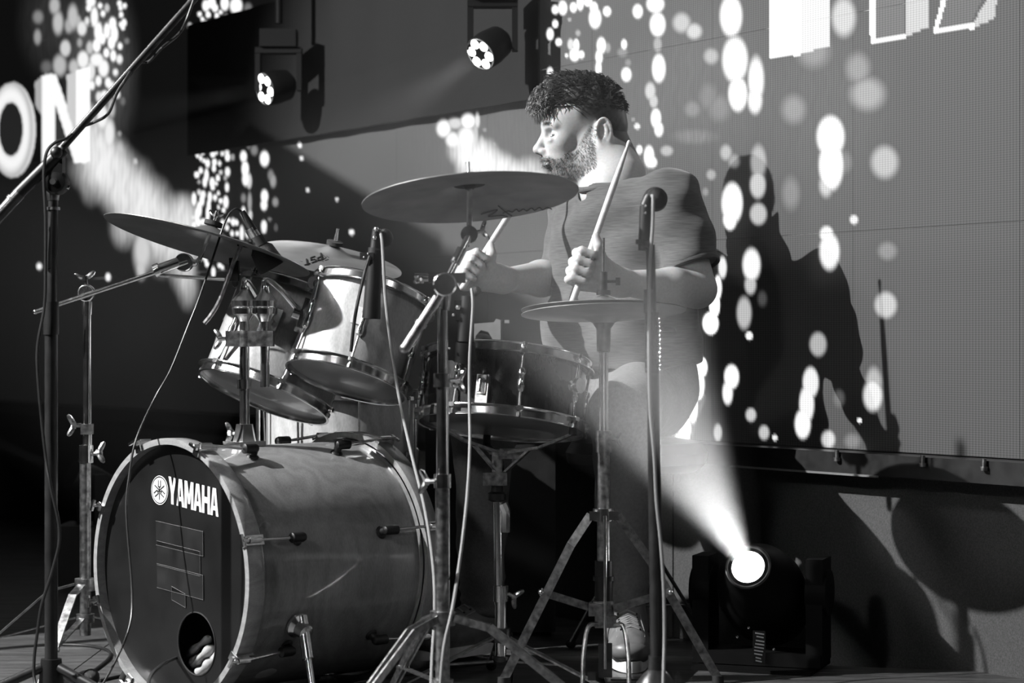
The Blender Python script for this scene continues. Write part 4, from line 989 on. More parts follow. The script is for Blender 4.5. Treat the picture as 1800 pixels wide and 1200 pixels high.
wing(hs, Vector((HX+.017, HYD, z_(772, 4.42))), X_-YV*.2, X_-UP*.5, .8, 'dark_steel')
part('lower_tube', MB().tube((HX, HYD, z_(1085, 4.42)), (HX, HYD, z_(790, 4.42)), .0135), 'chrome_dull', hs)
part('leg_collar', MB().tube((HX, HYD, z_(915, 4.42)), (HX, HYD, z_(893, 4.42)), .0225, n=20).box((HX, HYD-.012, z_(905, 4.42)), X_*.030, YV*.008, UP*.009), 'chrome', hs)
part('lower_collar', MB().tube((HX, HYD, z_(1080, 4.42)), (HX, HYD, z_(1055, 4.42)), .022, n=20).box((HX-.018, HYD-.014, z_(1069, 4.42)), X_*.014, YV*.012, UP*.013), 'chrome_dull', hs)
part('spring_housing', MB().tube((HX, HYD, z_(1055, 4.42)), (HX, HYD, z_(985, 4.42)), .0185).tube((HX, HYD, z_(1020, 4.42)), (HX, HYD, z_(1012, 4.42)), .0225), 'plastic', hs)
part('pull_rod', MB().tube((HX+.002, HYD-.026, z_(1172, 4.42)), (HX+.002, HYD-.022, z_(905, 4.42)), .0036, n=12), 'chrome', hs, 'bright chrome rod')
for s_, foot, bend, top, hinge in ((-1, P(885, 1195, 4.30), P(1003, 958, 4.38), P(1038, 905, 4.41), P(951, 1040, 4.35)), (1, P(1262, 1192, 4.40), P(1143, 985, 4.42), P(1086, 905, 4.42), P(1178, 1040, 4.41))):
    mb = MB().bar(top, bend, .018, .004, X_+UP*.4*s_).bar(bend, foot, .018, .004, X_+UP*.4*s_)
    lg = part('leg', mb, 'chrome_dull', hs)
    part('leg_brace', MB().bar(hinge, Vector((HX+.02*s_, HYD-.012, z_(1068, 4.42))), .016, .004, UP), 'chrome_dull', lg)
    part('hinge_bolt', MB().tube(hinge-YV*.008, hinge+YV*.008, .006, n=12).ball(hinge-YV*.008, .005, n=10), 'chrome', lg)
    part('rubber_foot', MB().tube(foot+UP*.006, foot-UP*.02, .012, .013), 'rubber', lg)
# pedal frame
mb = MB()
ya = z_(1100, 4.40)
mb.path(smooth_pts([P(1024, 1212, 4.36), P(1026, 1150, 4.38), P(1034, 1102, 4.40), P(1050, 1096, 4.41)], 6), .0052, n=10).path(smooth_pts([P(1106, 1212, 4.36), P(1104, 1150, 4.38), P(1096, 1102, 4.40), P(1080, 1098, 4.41)], 6), .0052, n=10)
mb.box(P(1064, 1092, 4.42), X_*.022, YV*.012, UP*.012)
part('pedal_frame', mb, 'chrome_dull', hs)
part('foot_board', MB().box((HX+.045, 4.56, .040), X_*.040, YV*.16+UP*-.004, UP*.004).box((HX+.045, 4.43, .040), X_*.03, YV*.012, UP*.01), 'dark_steel', hs)
part('heel_plate', MB().box((HX+.045, 4.77, .016), X_*.040, YV*.055, UP*.012), 'dark_steel', hs)
part('pedal_linkage', MB().box(P(1064, 1160, 4.41), X_*.014, YV*.006, UP*.035).box(P(1040, 1188, 4.40), X_*.008, YV*.006, UP*.008), 'dark_steel', hs)
part('base_bar', MB().box((HX+.01, 4.42, .010), X_*.06, YV*.03, UP*.008), 'dark_steel', hs)
# bass drum pedal (dark, behind the bass drum)
pd = thing('bass_pedal', 'dark bass drum pedal behind the rear hoop, mostly in shadow', 'pedal', (.0, 4.95, 0))
pc0 = BC+BU*(BL+.05); pc0 = Vector((pc0.x, pc0.y, 0))
part('base_plate', MB().box(pc0+BU*.14+UP*.008, BU*.16, BE*.045, UP*.006), 'dark_steel', pd)
part('foot_board', MB().box(pc0+BU*.15+UP*.075, BU*.13-UP*.035, BE*.035, UP*.005), 'dark_steel', pd)
part('uprights', MB().box(pc0+BE*.05+UP*.11, BU*.01, BE*.006, UP*.10).box(pc0-BE*.05+UP*.11, BU*.01, BE*.006, UP*.10).tube(pc0+BE*.05+UP*.2, pc0-BE*.05+UP*.2, .007), 'dark_steel', pd)
part('beater', MB().tube(pc0+UP*.2, pc0-BU*.02+UP*.34, .0035, n=8).ball(pc0-BU*.025+UP*.35, .024, (1, 1, 1), 14), 'felt', pd)

# ================================================================ microphone stands
def tube_pts(name, mb, mat, parent): return part(name, mb, mat, parent)
X3, Y3 = P(90, 700, 4.2).x, 4.2
ms = thing('boom_microphone_stand', 'black boom microphone stand at the far left, arm rising to the right', 'microphone stand', (X3, Y3, 0))
part('lower_tube', MB().tube((X3, Y3, z_(1168, 4.2)), (X3, Y3, z_(585, 4.2)), .0128), 'black_metal', ms)
part('clutch_sleeve', MB().tube((X3, Y3, z_(588, 4.2)), (X3, Y3, z_(530, 4.2)), .0150), 'plastic', ms)
part('upper_tube', MB().tube((X3+.001, Y3, z_(540, 4.2)), (X3+.004, Y3, z_(345, 4.2)), .0096), 'black_metal', ms)
part('thread_ring', MB().tube((X3+.004, Y3, z_(369, 4.2)), (X3+.004, Y3, z_(364, 4.2)), .0135).tube((X3+.004, Y3, z_(352, 4.2)), (X3+.004, Y3, z_(336, 4.2)), .011, .013), 'chrome_dull', ms)
pv = P(99, 321, 4.19)
part('boom_pivot', MB().lathe(pv+YV*.02, -YV, [(.022, 0), (.024, .004), (.024, .030), (.020, .036), (.008, .038), (.008, .044), (0, .045)], 28).box(P(98, 298, 4.19), X_*.016+UP*.004, YV*.016, UP*.028), 'plastic', ms)
part('pivot_screw', MB().tube(pv-YV*.02+X_*.0, pv-YV*.034, .006).tube(pv+X_*.014-UP*.006, pv+X_*.026-UP*.010, .004), 'chrome', ms)
ba, bb = P(-15, 393, 4.16), P(96, 278, 4.18); bc2 = P(362, -25, 4.26)
part('boom_arm', MB().tube(P(60, 315, 4.17), bc2, .0078), 'black_metal', ms)
part('boom_sleeve', MB().tube(P(30, 343, 4.165), P(112, 262, 4.18), .0125), 'plastic', ms)
part('counterweight_tube', MB().tube(ba, P(34, 340, 4.165), .0128).tube(P(20, 353, 4.165), P(24, 349, 4.165), .0135), 'dark_steel', ms)
part('boom_knob', MB().ball(P(99, 268, 4.155), .012, n=14), 'plastic', ms)
zb_ = z_(1168, 4.2)
part('leg_hub', MB().tube((X3, Y3, zb_-.05), (X3, Y3, zb_+.012), .026, .020, n=18), 'plastic', ms)
for q in (205, 335, 85):
    dd = Vector((math.cos(math.radians(q)), math.sin(math.radians(q)), 0)); h0 = Vector((X3, Y3, zb_-.005))+dd*.02; e = Vector((X3, Y3, .014))+dd*.27
    lg = part('leg', MB().tube(h0, e, .010, .008), 'black_metal', ms)
    part('rubber_foot', MB().tube(e-dd*.03+UP*.004, e+dd*.012, .013, .011), 'rubber', lg)
cab = MB().path(smooth_pts([P(345, -12, 4.22), P(326, 40, 4.21), P(312, 62, 4.27), P(285, 84, 4.21), P(262, 108, 4.27), P(240, 112, 4.24), P(222, 138, 4.20), P(205, 165, 4.20), P(190, 200, 4.2), P(165, 215, 4.24), P(140, 225, 4.21), P(118, 243, 4.17), P(98, 250, 4.16), P(82, 268, 4.155), P(77, 310, 4.155), P(80, 380, 4.155), P(80, 470, 4.155), P(78, 540, 4.155), P(66, 610, 4.155), P(68, 680, 4.155), P(80, 800, 4.16),
    P(88, 850, 4.15), P(105, 935, 4.15), P(93, 1000, 4.15), P(74, 1060, 4.15), P(66, 1110, 4.15), P(60, 1160, 4.15), P(62, 1200, 4.14), P(80, 1236, 4.10)], 6), .0031, n=8)
single('microphone_cable', cab, 'cable', 'thin black cable twisted round the boom stand at the far left', 'cable')
for (xx, yy) in ((322, 50), (232, 118), (118, 246)):
    pass
# right round-base stand with drum microphone
X4, Y4 = P(1147, 700, 3.86).x, 3.86
rs = thing('straight_microphone_stand', 'dark straight microphone stand with domed round base in front of the hi-hat', 'microphone stand', (X4, Y4, 0))
part('domed_base', MB().lathe((X4+.006, Y4, 0), UP, [(.125, 0), (.127, .012), (.118, .022), (.07, .045), (.050, .075), (.047, .10), (.040, .125), (.022, .148), (.014, .155), (.0135, .178), (.0135, .180)], 48), 'dark_steel', rs)
part('lower_tube', MB().tube((X4+.008, Y4, .178), (X4+.001, Y4, z_(655, 3.86)), .0120), 'black_metal', rs)
part('grip_sleeve', MB().tube((X4, Y4, z_(655, 3.86)), (X4-.001, Y4, z_(548, 3.86)), .0135), 'plastic', rs)
mbb = MB()
for k in range(13):
    for q in (-60, -20, 20, 60):
        t_ = math.radians(q+(20 if k % 2 else 0)); mbb.ball(Vector((X4+.0133*math.sin(t_), Y4-.0133*math.cos(t_), z_(648-k*7.5, 3.86))), .0014, n=6)
gs_ = part('grip_studs', mbb, 'chrome', rs); gs_['kind'] = 'stuff'
part('upper_tube', MB().tube((X4-.001, Y4, z_(550, 3.86)), (X4-.004, Y4, z_(430, 3.86)), .0085), 'black_metal', rs)
part('clamp_block', MB().box((X4-.008, Y4-.004, z_(530, 3.86)), X_*.008, YV*.008, UP*.022), 'dark_steel', rs)
rm = thing('drum_microphone', 'black microphone tilted on top of the straight stand in front of the shirt', 'microphone', P(1134, 440, 3.86))
part('body', MB().tube(P(1132, 440, 3.86), P(1136, 362, 3.86), .011, .012).tube(P(1136, 362, 3.86), P(1142, 344, 3.86), .012, .009), 'plastic', rm)
part('clip', MB().tube(P(1128, 428, 3.86), P(1140, 428, 3.86), .013).box(P(1124, 425, 3.85), X_*.007, YV*.006, UP*.004), 'dark_steel', rm)
part('grille_head', MB().lathe(P(1152, 350, 3.90), (.2, -.95, .1), [(.010, -.02), (.021, -.014), (.023, 0), (.020, .012), (.012, .018), (0, .02)], 24), 'mesh_grille', rm)
for y_ in (362, 374): part('body_screw', MB().ball(P(1134, y_, 3.845), .0032, n=8), 'chrome', rm)
single('microphone_cable', MB().path(smooth_pts([P(1146, 344, 3.855), P(1148, 350, 3.835), P(1147, 400, 3.83), P(1142, 470, 3.83), P(1141, 560, 3.83), P(1141, 640, 3.83), P(1143, 720, 3.83), P(1150, 800, 3.83), P(1154, 880, 3.83), P(1162, 960, 3.83), P(1167, 1040, 3.83), P(1168, 1120, 3.83), P(1166, 1200, 3.80), P(1166, 1300, 3.78)], 6), .0032, n=8), 'cable_grey', 'grey cable running down the straight microphone stand at the right', 'cable')
# tom microphones with clip goosenecks
m1 = thing('tom_microphone', 'black microphone with grey collar pointing down at the left rack tom', 'microphone', P(470, 470, 4.62))
part('body', MB().tube(P(425, 372, 4.62), P(444, 407, 4.62), .0075, .0125), 'plastic', m1)
part('collar', MB().tube(P(440, 402, 4.62), P(451, 421, 4.62), .0125, .0135), 'chrome_dull', m1, 'grey collar')
part('mount', MB().tube(P(449, 417, 4.62), P(457, 433, 4.62), .0165, .019).box(P(436, 430, 4.615), X_*.022+UP*-.004, YV*.012, UP*.007), 'rubber', m1)
part('grille_head', MB().lathe(P(455, 430, 4.62), (P(481, 475, 4.63)-P(455, 430, 4.62)), [(.015, 0), (.026, .012), (.031, .05), (.029, .058), (0, .06)], 28), 'mesh_grille', m1)
g1 = thing('microphone_clip', 'metal gooseneck clip holding the left tom microphone', 'microphone clip', P(430, 440, 4.6))
part('gooseneck', MB().path(smooth_pts([P(424, 432, 4.60), P(413, 455, 4.59), P(400, 490, 4.575), P(385, 530, 4.57), P(370, 555, 4.57), P(359, 568, 4.57)], 6), .0048, n=10), 'chrome_dull', g1)
part('clip_jaw', MB().box(P(412, 476, 4.64), X_*.010, YV*.010, UP*.022), 'plastic', g1)
part('clip_knob', MB().box(P(408, 458, 4.6), X_*.006, YV*.006, UP*.006), 'plastic', g1)
single('microphone_cable', MB().path(smooth_pts([P(424, 371, 4.62), P(415, 367, 4.61), P(403, 376, 4.60), P(392, 400, 4.58), P(372, 460, 4.55), P(348, 530, 4.5), P(330, 575, 4.48), P(300, 650, 4.46), P(272, 700, 4.45), P(240, 770, 4.38), P(228, 830, 4.36), P(222, 900, 4.34), P(232, 1040, 4.30), P(225, 1110, 4.25), P(185, 1195, 4.15), P(150, 1240, 4.1)], 6), .0024, n=8), 'cable', 'black cable arching from the left tom microphone down across the bass drum head', 'cable')
m2 = thing('tom_microphone', 'black microphone standing over the rim of the right rack tom', 'microphone', P(655, 500, 4.4))
part('body', MB().tube(P(662, 402, 4.4), P(660, 440, 4.4), .009, .0125).tube(P(660, 440, 4.4), P(652, 560, 4.4), .0150, .0185), 'plastic', m2)
part('grille_head', MB().ball(P(676, 418, 4.42), .018, (1, 1, 1.1), 16), 'mesh_grille', m2)
part('collar', MB().tube(P(660, 436, 4.4), P(659, 446, 4.4), .0150).box(P(645, 450, 4.39), X_*.014, YV*.008, UP*.007), 'dark_steel', m2)
for x, y, r_ in ((658, 418, .005), (647, 446, .004), (640, 452, .004), (661, 403, .006)): part('screw', MB().ball(P(x, y, 4.385), r_, n=8), 'chrome', m2)
part('clip_jaw', MB().box(P(655, 535, 4.41), X_*.016, YV*.012, UP*.03), 'plastic', m2)
g2 = thing('microphone_clip', 'dark gooseneck rod hanging down over the right rack tom shell', 'microphone clip', P(640, 480, 4.38))
part('gooseneck', MB().path(smooth_pts([P(650, 450, 4.38), P(642, 475, 4.375), P(636, 500, 4.37), P(627, 540, 4.365), P(621, 580, 4.365), P(617, 618, 4.365)], 6), .0036, n=10), 'dark_steel', g2)
single('microphone_cable', MB().path(smooth_pts([P(668, 404, 4.39), P(672, 430, 4.375), P(678, 530, 4.35), P(692, 640, 4.33), P(706, 720, 4.30), P(724, 800, 4.22), P(748, 900, 4.12), P(762, 1000, 4.05), P(764, 1080, 4.0), P(760, 1150, 3.95), P(757, 1230, 3.9)], 6), .0034, n=8), 'cable_grey', 'grey cable falling from the right tom microphone past the bass drum', 'cable')
# snare microphone
m3 = thing('snare_microphone', 'black snare microphone upright behind the centre stand, clipped to the snare', 'microphone', P(818, 600, 4.35))
part('body', MB().tube(P(822, 520, 4.35), P(818, 600, 4.35), .014, .018).tube(P(818, 600, 4.35), P(816, 634, 4.36), .020, .024), 'plastic', m3)
part('grille_head', MB().ball(P(837, 512, 4.36), .011, n=12), 'mesh_grille', m3)
part('clip_jaw', MB().box(P(800, 590, 4.36), X_*.014, YV*.012, UP*.05), 'plastic', m3)
part('clip_post', MB().box(P(806, 545, 4.35), X_*.008, YV*.008, UP*.02), 'plastic', m3)
for x, y, r_ in ((805, 540, .006), (797, 553, .004), (790, 612, .003)): part('screw', MB().ball(P(x, y, 4.335), r_, n=8), 'chrome', m3)
single('microphone_cable', MB().path(smooth_pts([P(829, 507, 4.34), P(831, 540, 4.32), P(826, 620, 4.3), P(825, 700, 4.28), P(826, 780, 4.2), P(822, 860, 4.1), P(814, 940, 4.0), P(806, 1000, 3.95), P(795, 1070, 3.85), P(780, 1140, 3.82), P(772, 1230, 3.8)], 6), .0032, n=8), 'cable_grey', 'grey cable dropping from the snare microphone beside the centre stand', 'cable')
# cables on the floor and into the bass drum
single('stage_cable', MB().path(smooth_pts([hpx(318, 1152, .05), hpx(300, 1160, -.02), P(280, 1172, 4.15), P(262, 1195, 4.05), P(255, 1260, 3.95), Vector((-.72, 3.8, .004))], 6), .0036, n=8), 'cable', 'black cable coming out of the bass drum port hole', 'cable')
def fl(x, y, h=.004):
    D = (CZ-h)*F/(y-HY); return P(x, y, D)
single('stage_cable', MB().path(smooth_pts([fl(90, 1132), fl(150, 1134), fl(188, 1142), fl(190, 1158), fl(150, 1188), fl(120, 1205), fl(100, 1230)], 6), .0036, n=8), 'cable', 'black cable lying in a loop on the floor at the left', 'cable')
single('stage_cable', MB().path(smooth_pts([fl(175, 1196), fl(200, 1190), fl(225, 1186), fl(260, 1186)], 6), .0036, n=8), 'cable', 'short black cable on the floor beside the bass drum hoop', 'cable')
fm = thing('floor_microphone', 'black microphone lying on the floor beside the left stand foot', 'microphone', fl(150, 1195, .02))
part('body', MB().tube(fl(118, 1196, .018), fl(155, 1188, .018), .011, .0145), 'plastic', fm)
part('grille_head', MB().ball(fl(160, 1190, .022), .019, n=16), 'mesh_grille', fm)
# pale box on a flight case behind the snare
fcse = thing('flight_case', 'black equipment case standing dark behind the snare drum', 'case', (-.06, 5.5, 0))
ctop = z_(628, 5.5)
part('case_body', MB().box((-.055, 5.56, ctop/2), X_*.165, YV*.14, UP*(ctop/2-.012)), 'case', fcse)
part('case_lid', MB().box((-.055, 5.56, ctop-.008), X_*.168, YV*.143, UP*.006), 'black_metal', fcse)
pb = thing('pale_box', 'small pale grey box with dark rounded opening on the case behind the snare', 'box', P(850, 625, 5.5))
bx0, bx1, by0, by1 = 818, 880, 565, 629
pts = [P(bx0, by1, 5.44), P(832, by1, 5.44), P(836, 590, 5.44), P(845, 580, 5.44), P(858, 583, 5.44), P(867, 598, 5.44), P(867, by1, 5.44), P(bx1, by1, 5.44), P(bx1, 562, 5.44), P(872, 560, 5.44), P(868, 566, 5.44), P(bx0, 570, 5.44)]
part('front_plate', MB().poly(pts, YV, .012), 'pale_box', pb)
part('side_plate', MB().box(P(880.5, 594, 5.50), X_*.003, YV*.055, UP*.046), 'pale_box', pb)
part('dark_dome', MB().ball(P(846, 616, 5.50), .045, (1, .8, 1), 20), 'plastic', pb)
part('back_plate', MB().box(P(850, 597, 5.555), X_*.045, YV*.004, UP*.046), 'case', pb)
part('latch', MB().box(P(891, 565, 5.40), X_*.006, YV*.002, UP*.004), 'pale_box', fcse)
# ================================================================ the drummer: smooth implicit surfaces meshed by surface nets
def A_(v): return np.array(tuple(v), dtype=np.float64)
class Field:
    def __init__(s): s.ops = []
    def add(s, kind, cen, rad, fn, k, op='u', tag=None): s.ops.append((A_(cen), rad, fn, k, op, tag)); return s
    def cone(s, a, b, r1, r2, k=.02, op='u'):
        a = A_(a); b = A_(b); ba = b-a; L2 = max(ba.dot(ba), 1e-12)
        def fn(p):
            h = np.clip(((p-a)@ba)/L2, 0, 1)
            return np.linalg.norm(p-a-h[:, None]*ba, axis=1)-(r1+(r2-r1)*h)
        return s.add('cone', (a+b)/2, np.sqrt(L2)/2+max(r1, r2), fn, k, op)
    def ell(s, c, r, k=.02, op='u', R=None):
        c = A_(c); r = np.array(r, float); Rm = np.eye(3) if R is None else np.array(R, float)   # rows = axes
        def fn(p):
            q = (p-c)@Rm.T; k0 = np.linalg.norm(q/r, axis=1); k1 = np.linalg.norm(q/(r*r), axis=1)
            return np.where(k1 > 1e-9, k0*(k0-1)/np.maximum(k1, 1e-9), -r.min())
        return s.add('ell', c, r.max(), fn, k, op)
    def fn(s, c, rad, f, k=.01, op='u'): return s.add('fn', c, rad, f, k, op)
    def chain(s, pts, rs, k=.01, op='u'):
        for i in range(len(pts)-1): s.cone(pts[i], pts[i+1], rs[i], rs[i+1], k, op)
        return s
    def ev(s, p, cen=None, ext=None):
        d = np.full(len(p), 1.0)
        for c, rad, fn, k, op, tag in s.ops:
            if cen is not None and np.linalg.norm(c-cen) > rad+ext+k*1.5+.012 and rad < 50:
                if op != 'i': continue
            e = fn(p)
            if op == 'u':
                h = np.clip(.5+.5*(d-e)/k, 0, 1); d = d*(1-h)+e*h-k*h*(1-h)
            elif op == 's':
                h = np.clip(.5-.5*(d+e)/k, 0, 1); d = d*(1-h)-e*h+k*h*(1-h)
            elif op == 'i':
                h = np.clip(.5-.5*(e-d)/k, 0, 1); h = 1-h; d = d*(1-h)+e*h+k*h*(1-h)
            elif op == 'd': d = d+e      # displacement
        return d
def nets(field, lo, hi, h, B_=14):
    lo = np.array(lo, float); hi = np.array(hi, float)
    nb = np.maximum(np.ceil((hi-lo)/h/B_).astype(int), 1); N = nb*B_+1
    V = np.full(N, 1.0, np.float32)
    g = np.arange(B_+1)
    GX, GY, GZ = np.meshgrid(g, g, g, indexing='ij'); off = np.stack([GX, GY, GZ], -1).reshape(-1, 3)*h
    ext = B_*h*.5*math.sqrt(3)
    for i in range(nb[0]):
        for j in range(nb[1]):
            for k in range(nb[2]):
                o = lo+np.array([i, j, k])*B_*h; c = o+B_*h/2
                dc = field.ev(c[None], c, ext+.05)[0]
                if abs(dc) > ext*1.25+.02:
                    if dc < 0: V[i*B_:(i+1)*B_+1, j*B_:(j+1)*B_+1, k*B_:(k+1)*B_+1] = -1
                    continue
                V[i*B_:(i+1)*B_+1, j*B_:(j+1)*B_+1, k*B_:(k+1)*B_+1] = field.ev(o+off, c, ext).reshape(B_+1, B_+1, B_+1)
    ins = V < 0
    # active cells
    c8 = [ins[a:N[0]-1+a, b:N[1]-1+b, c:N[2]-1+c] for a in (0, 1) for b in (0, 1) for c in (0, 1)]
    s8 = sum(x.astype(np.int8) for x in c8); act = (s8 > 0) & (s8 < 8)
    idx = -np.ones(act.shape, np.int64); cells = np.argwhere(act); idx[act] = np.arange(len(cells))
    P_ = np.zeros((len(cells), 3)); W_ = np.zeros(len(cells))
    cs = [(a, b, c) for a in (0, 1) for b in (0, 1) for c in (0, 1)]
    for e0 in cs:
        for ax in range(3):
            if e0[ax] == 1: continue
            e1 = list(e0); e1[ax] = 1
            v0 = V[cells[:, 0]+e0[0], cells[:, 1]+e0[1], cells[:, 2]+e0[2]]; v1 = V[cells[:, 0]+e1[0], cells[:, 1]+e1[1], cells[:, 2]+e1[2]]
            m = (v0 < 0) != (v1 < 0); t = np.where(m, v0/np.where(m, v0-v1, 1), 0)
            q = np.tile(np.array(e0, float), (len(cells), 1)); q[:, ax] += t
            P_[m] += q[m]; W_[m] += 1
    P_ = lo+(cells+P_/W_[:, None])*h
    F_ = []
    for ax in range(3):
        a1, a2 = (ax+1) % 3, (ax+2) % 3
        sl0 = [slice(None)]*3; sl1 = [slice(None)]*3
        sl0[ax] = slice(0, N[ax]-1); sl1[ax] = slice(1, N[ax])
        m = ins[tuple(sl0)] != ins[tuple(sl1)]
        E = np.argwhere(m); E = E[(E[:, a1] > 0) & (E[:, a2] > 0) & (E[:, a1] < N[a1]-1) & (E[:, a2] < N[a2]-1)]
        s_in = ins[E[:, 0], E[:, 1], E[:, 2]]
        def cell(d1, d2):
            q = E.copy(); q[:, a1] -= d1; q[:, a2] -= d2; return idx[q[:, 0], q[:, 1], q[:, 2]]
        quad = np.stack([cell(1, 1), cell(0, 1), cell(0, 0), cell(1, 0)], 1)
        quad[~s_in] = quad[~s_in][:, ::-1]
        F_.append(quad)
    F_ = np.vstack(F_); F_ = F_[(F_ >= 0).all(1)]
    return P_, F_
def sdf_obj(name, V, Fc, mat, parent, tone=None, sharp=None):
    o = mesh_obj(name, V, Fc, M[mat], parent, sharp=sharp)
    if tone is not None:
        at = o.data.attributes.new('tone', 'FLOAT', 'POINT'); at.data.foreach_set('value', tone.astype(np.float32))
    return o

dr = thing('person', 'seated drummer in dark t-shirt with beard, head in profile, holding two drumsticks', 'person', (.30, 5.0, 0))
# ---- joints
Ssh = Vector((.645, -.764, 0)).normalized()      # his right to his left
Bf = Vector((-.764, -.645, 0)).normalized()      # way the chest faces
shL = P(1178, 352, 4.86); shR = P(1015, 352, 5.17)
elL = P(1226, 508, 4.80); wrL = P(1092, 497, 4.66)
gripL = P(1027, 472, 4.60)
elR = P(985, 488, 5.15); wrR = P(884, 492, 4.92); gripR = P(838, 492, 4.84)
nb = P(1070, 318, 4.98)
pel = P(1098, 678, 5.06)
chest = (shL+shR)/2-UP*.06

# ---- head frame: f = facing, s = toward his left side (camera), u = up
HS = .99
f_ = Vector((-.985, -.17, 0)).normalized(); s_ = Vector((.17, -.985, 0)).normalized()
HO = P(1049, 234, 4.97)+Vector((0, .065, 0))
def hpnt(f, s, u): return HO+f_*(f*HS)+s_*(s*HS)+UP*(u*HS)
HR = [tuple(f_), tuple(s_), (0, 0, 1)]
def headfield():
    H = Field()
    E = lambda c, r, k=.02, op='u', R=HR: H.ell(hpnt(*c), [x*HS for x in r], k, op, R)
    C = lambda a, b, r1, r2, k=.015, op='u': H.cone(hpnt(*a), hpnt(*b), r1*HS, r2*HS, k, op)
    E((.030, 0, .050), (.090, .074, .084)); E((.080, 0, .048), (.046, .060, .050), .03)
    E((.083, 0, -.020), (.040, .046, .060), .03)
    for q in (-1, 1):
        E((.094, .031*q, -.022), (.024, .020, .020), .025)
        C((.012, .052*q, -.060), (.078, .026*q, -.106), .020, .016, .03)
        C((.010, .056*q, -.020), (.012, .052*q, -.060), .022, .020, .03)
    E((.062, 0, -.072), (.050, .046, .038), .03)
    E((.100, 0, -.100), (.018, .024, .018), .02)
    for q in (-1, 1):
        C((.118, .008*q, .020), (.108, .044*q, .020), .0105, .009, .012)          # brow ridge
        E((.118, .030*q, -.001), (.012, .018, .011), .010, 's')                   # eye socket
        E((.0995, .031*q, -.002), (.0135, .0145, .0125), .004)                    # lid over the eyeball
        C((.112, .018*q, -.0045), (.109, .043*q, -.0035), .0016, .0014, .002, 's') # closed lid line
        E((.118, .034*q, -.016), (.006, .014, .005), .008)                         # lower lid bag
    C((.120, 0, .008), (.139, 0, -.030), .0075, .0095, .010)                      # nose bridge
    E((.1415, 0, -.036), (.0105, .0105, .0095), .008)                             # tip
    for q in (-1, 1):
        E((.129, .0115*q, -.040), (.011, .0075, .0078), .006)
        E((.131, .0070*q, -.0485), (.006, .0035, .003), .003, 's')
    C((.118, -.01, -.054), (.118, .01, -.054), .010, .010, .012)
    E((.1215, 0, -.0600), (.0075, .022, .0048), .004)                             # upper lip
    E((.1195, 0, -.0715), (.0080, .019, .0056), .004)                             # lower lip
    C((.128, -.020, -.0655), (.128, .020, -.0655), .0022, .0022, .003, 's')
    E((.112, 0, -.083), (.010, .020, .006), .008, 's')
    # ears
    for q in (-1, 1):
        er = [tuple((f_*.94+UP*.0+s_*(-.34*q)).normalized()), tuple((s_*.94*q+f_*.34).normalized()), (0, 0, 1)]
        E((.002, .079*q, .002), (.0195, .0085, .031), .008, 'u', er)
        E((.005, .089*q, .004), (.0125, .0075, .021), .004, 's', er)
        pts = []
        for t in np.linspace(-.9, 4.0, 16):
            pts.append(hpnt(-.001+.0175*math.cos(t)*1.0, (.0855)*q, .004+.0285*math.sin(t)))
        H.chain(pts, [.0034]*16, .003)                                             # helix
        H.chain([hpnt(-.006, .084*q, -.012), hpnt(-.009, .0855*q, .004), hpnt(-.004, .085*q, .016), hpnt(.004, .083*q, .018)], [.0032, .0036, .003, .002], .003)
        E((.006, .080*q, -.026), (.008, .006, .010), .006)                         # lobe
        E((.015, .080*q, -.004), (.004, .004, .006), .004)                         # tragus
    # neck
    H.cone(hpnt(.005, 0, -.04), A_(nb)-np.array([0, 0, .03]), .058, .064, .03)
    H.cone(hpnt(-.025, 0, .0), A_(nb)+np.array([.025, 0, .01]), .048, .062, .03)
    E((.060, 0, -.128), (.010, .012, .014), .03)
    H.cone(A_(nb)-np.array([0, 0, .03]), A_(nb)-np.array([0, 0, .07])-A_(Bf)*.02, .058, .040, .02)
    return H
hf = headfield()
c0 = A_(HO)
HV, HF = nets(hf, c0-np.array([.20, .14, .26]), c0+np.array([.16, .14, .17]), .0024)
# local coordinates for tone
def loc(V):
    q = (V-A_(HO))/HS; return q@A_(f_), q@A_(s_), q[:, 2]
lf, lsd, lu = loc(HV)
rng = np.random.RandomState(3)
def sm(x, a, b): t = np.clip((x-a)/(b-a), 0, 1); return t*t*(3-2*t)
tone = np.full(len(HV), .46)
# beard: jaw, chin, upper lip
jawline = .020-.062*sm(lf, .022, .066)-.016*sm(lf, .07, .10)
beard = sm(jawline-lu, -.010, .014)*sm(lu-(-.082-.040*sm(lf, .02, .08)), -.012, .010)*sm(lf, .012, .026)
mou = np.exp(-(((lf-.122)/.012)**2+((lu+.054)/.006)**2+(lsd/.024)**2)*1.0)
lip = np.exp(-(((lf-.122)/.010)**2+((lu+.0655)/.009)**2+(lsd/.022)**2))
bw = np.clip(beard*.84+mou*.6-lip*.6, 0, .85)
bw *= .92+.16*rng.rand(len(HV))
tone = tone*(1-bw)+.05*bw
# brows and lids
for q in (-1, 1):
    br = np.exp(-(((lu-.0245)/.0052)**2+((abs(lsd)-.028)/.017)**4)) * (lf > .08)
    tone = tone*(1-.75*np.clip(br, 0, 1))
ln = np.exp(-(((lu+.0042)/.0030)**2+((abs(lsd)-.031)/.013)**4))*(lf > .095); tone = tone*(1-.8*ln)  # lash line, widened to paint shade into the lid crease
tone = tone*(1-.25*np.clip(lip, 0, 1))
# scalp under short hair
hl = .030-.075*sm(.020-lf, 0, .03)
scalp = sm(lu-hl, -.022, .016)*sm(.066-lf, 0, .02); scalp *= np.clip((.0775-np.abs(lsd))/.003, 0, 1)*1.0
earz = ((lf/.030)**2+((lu-.002)/.042)**2 < 1) & (np.abs(lsd) > .0745)
scalp[earz] = 0; tone = tone*(1-.93*scalp); tone[earz] = .50

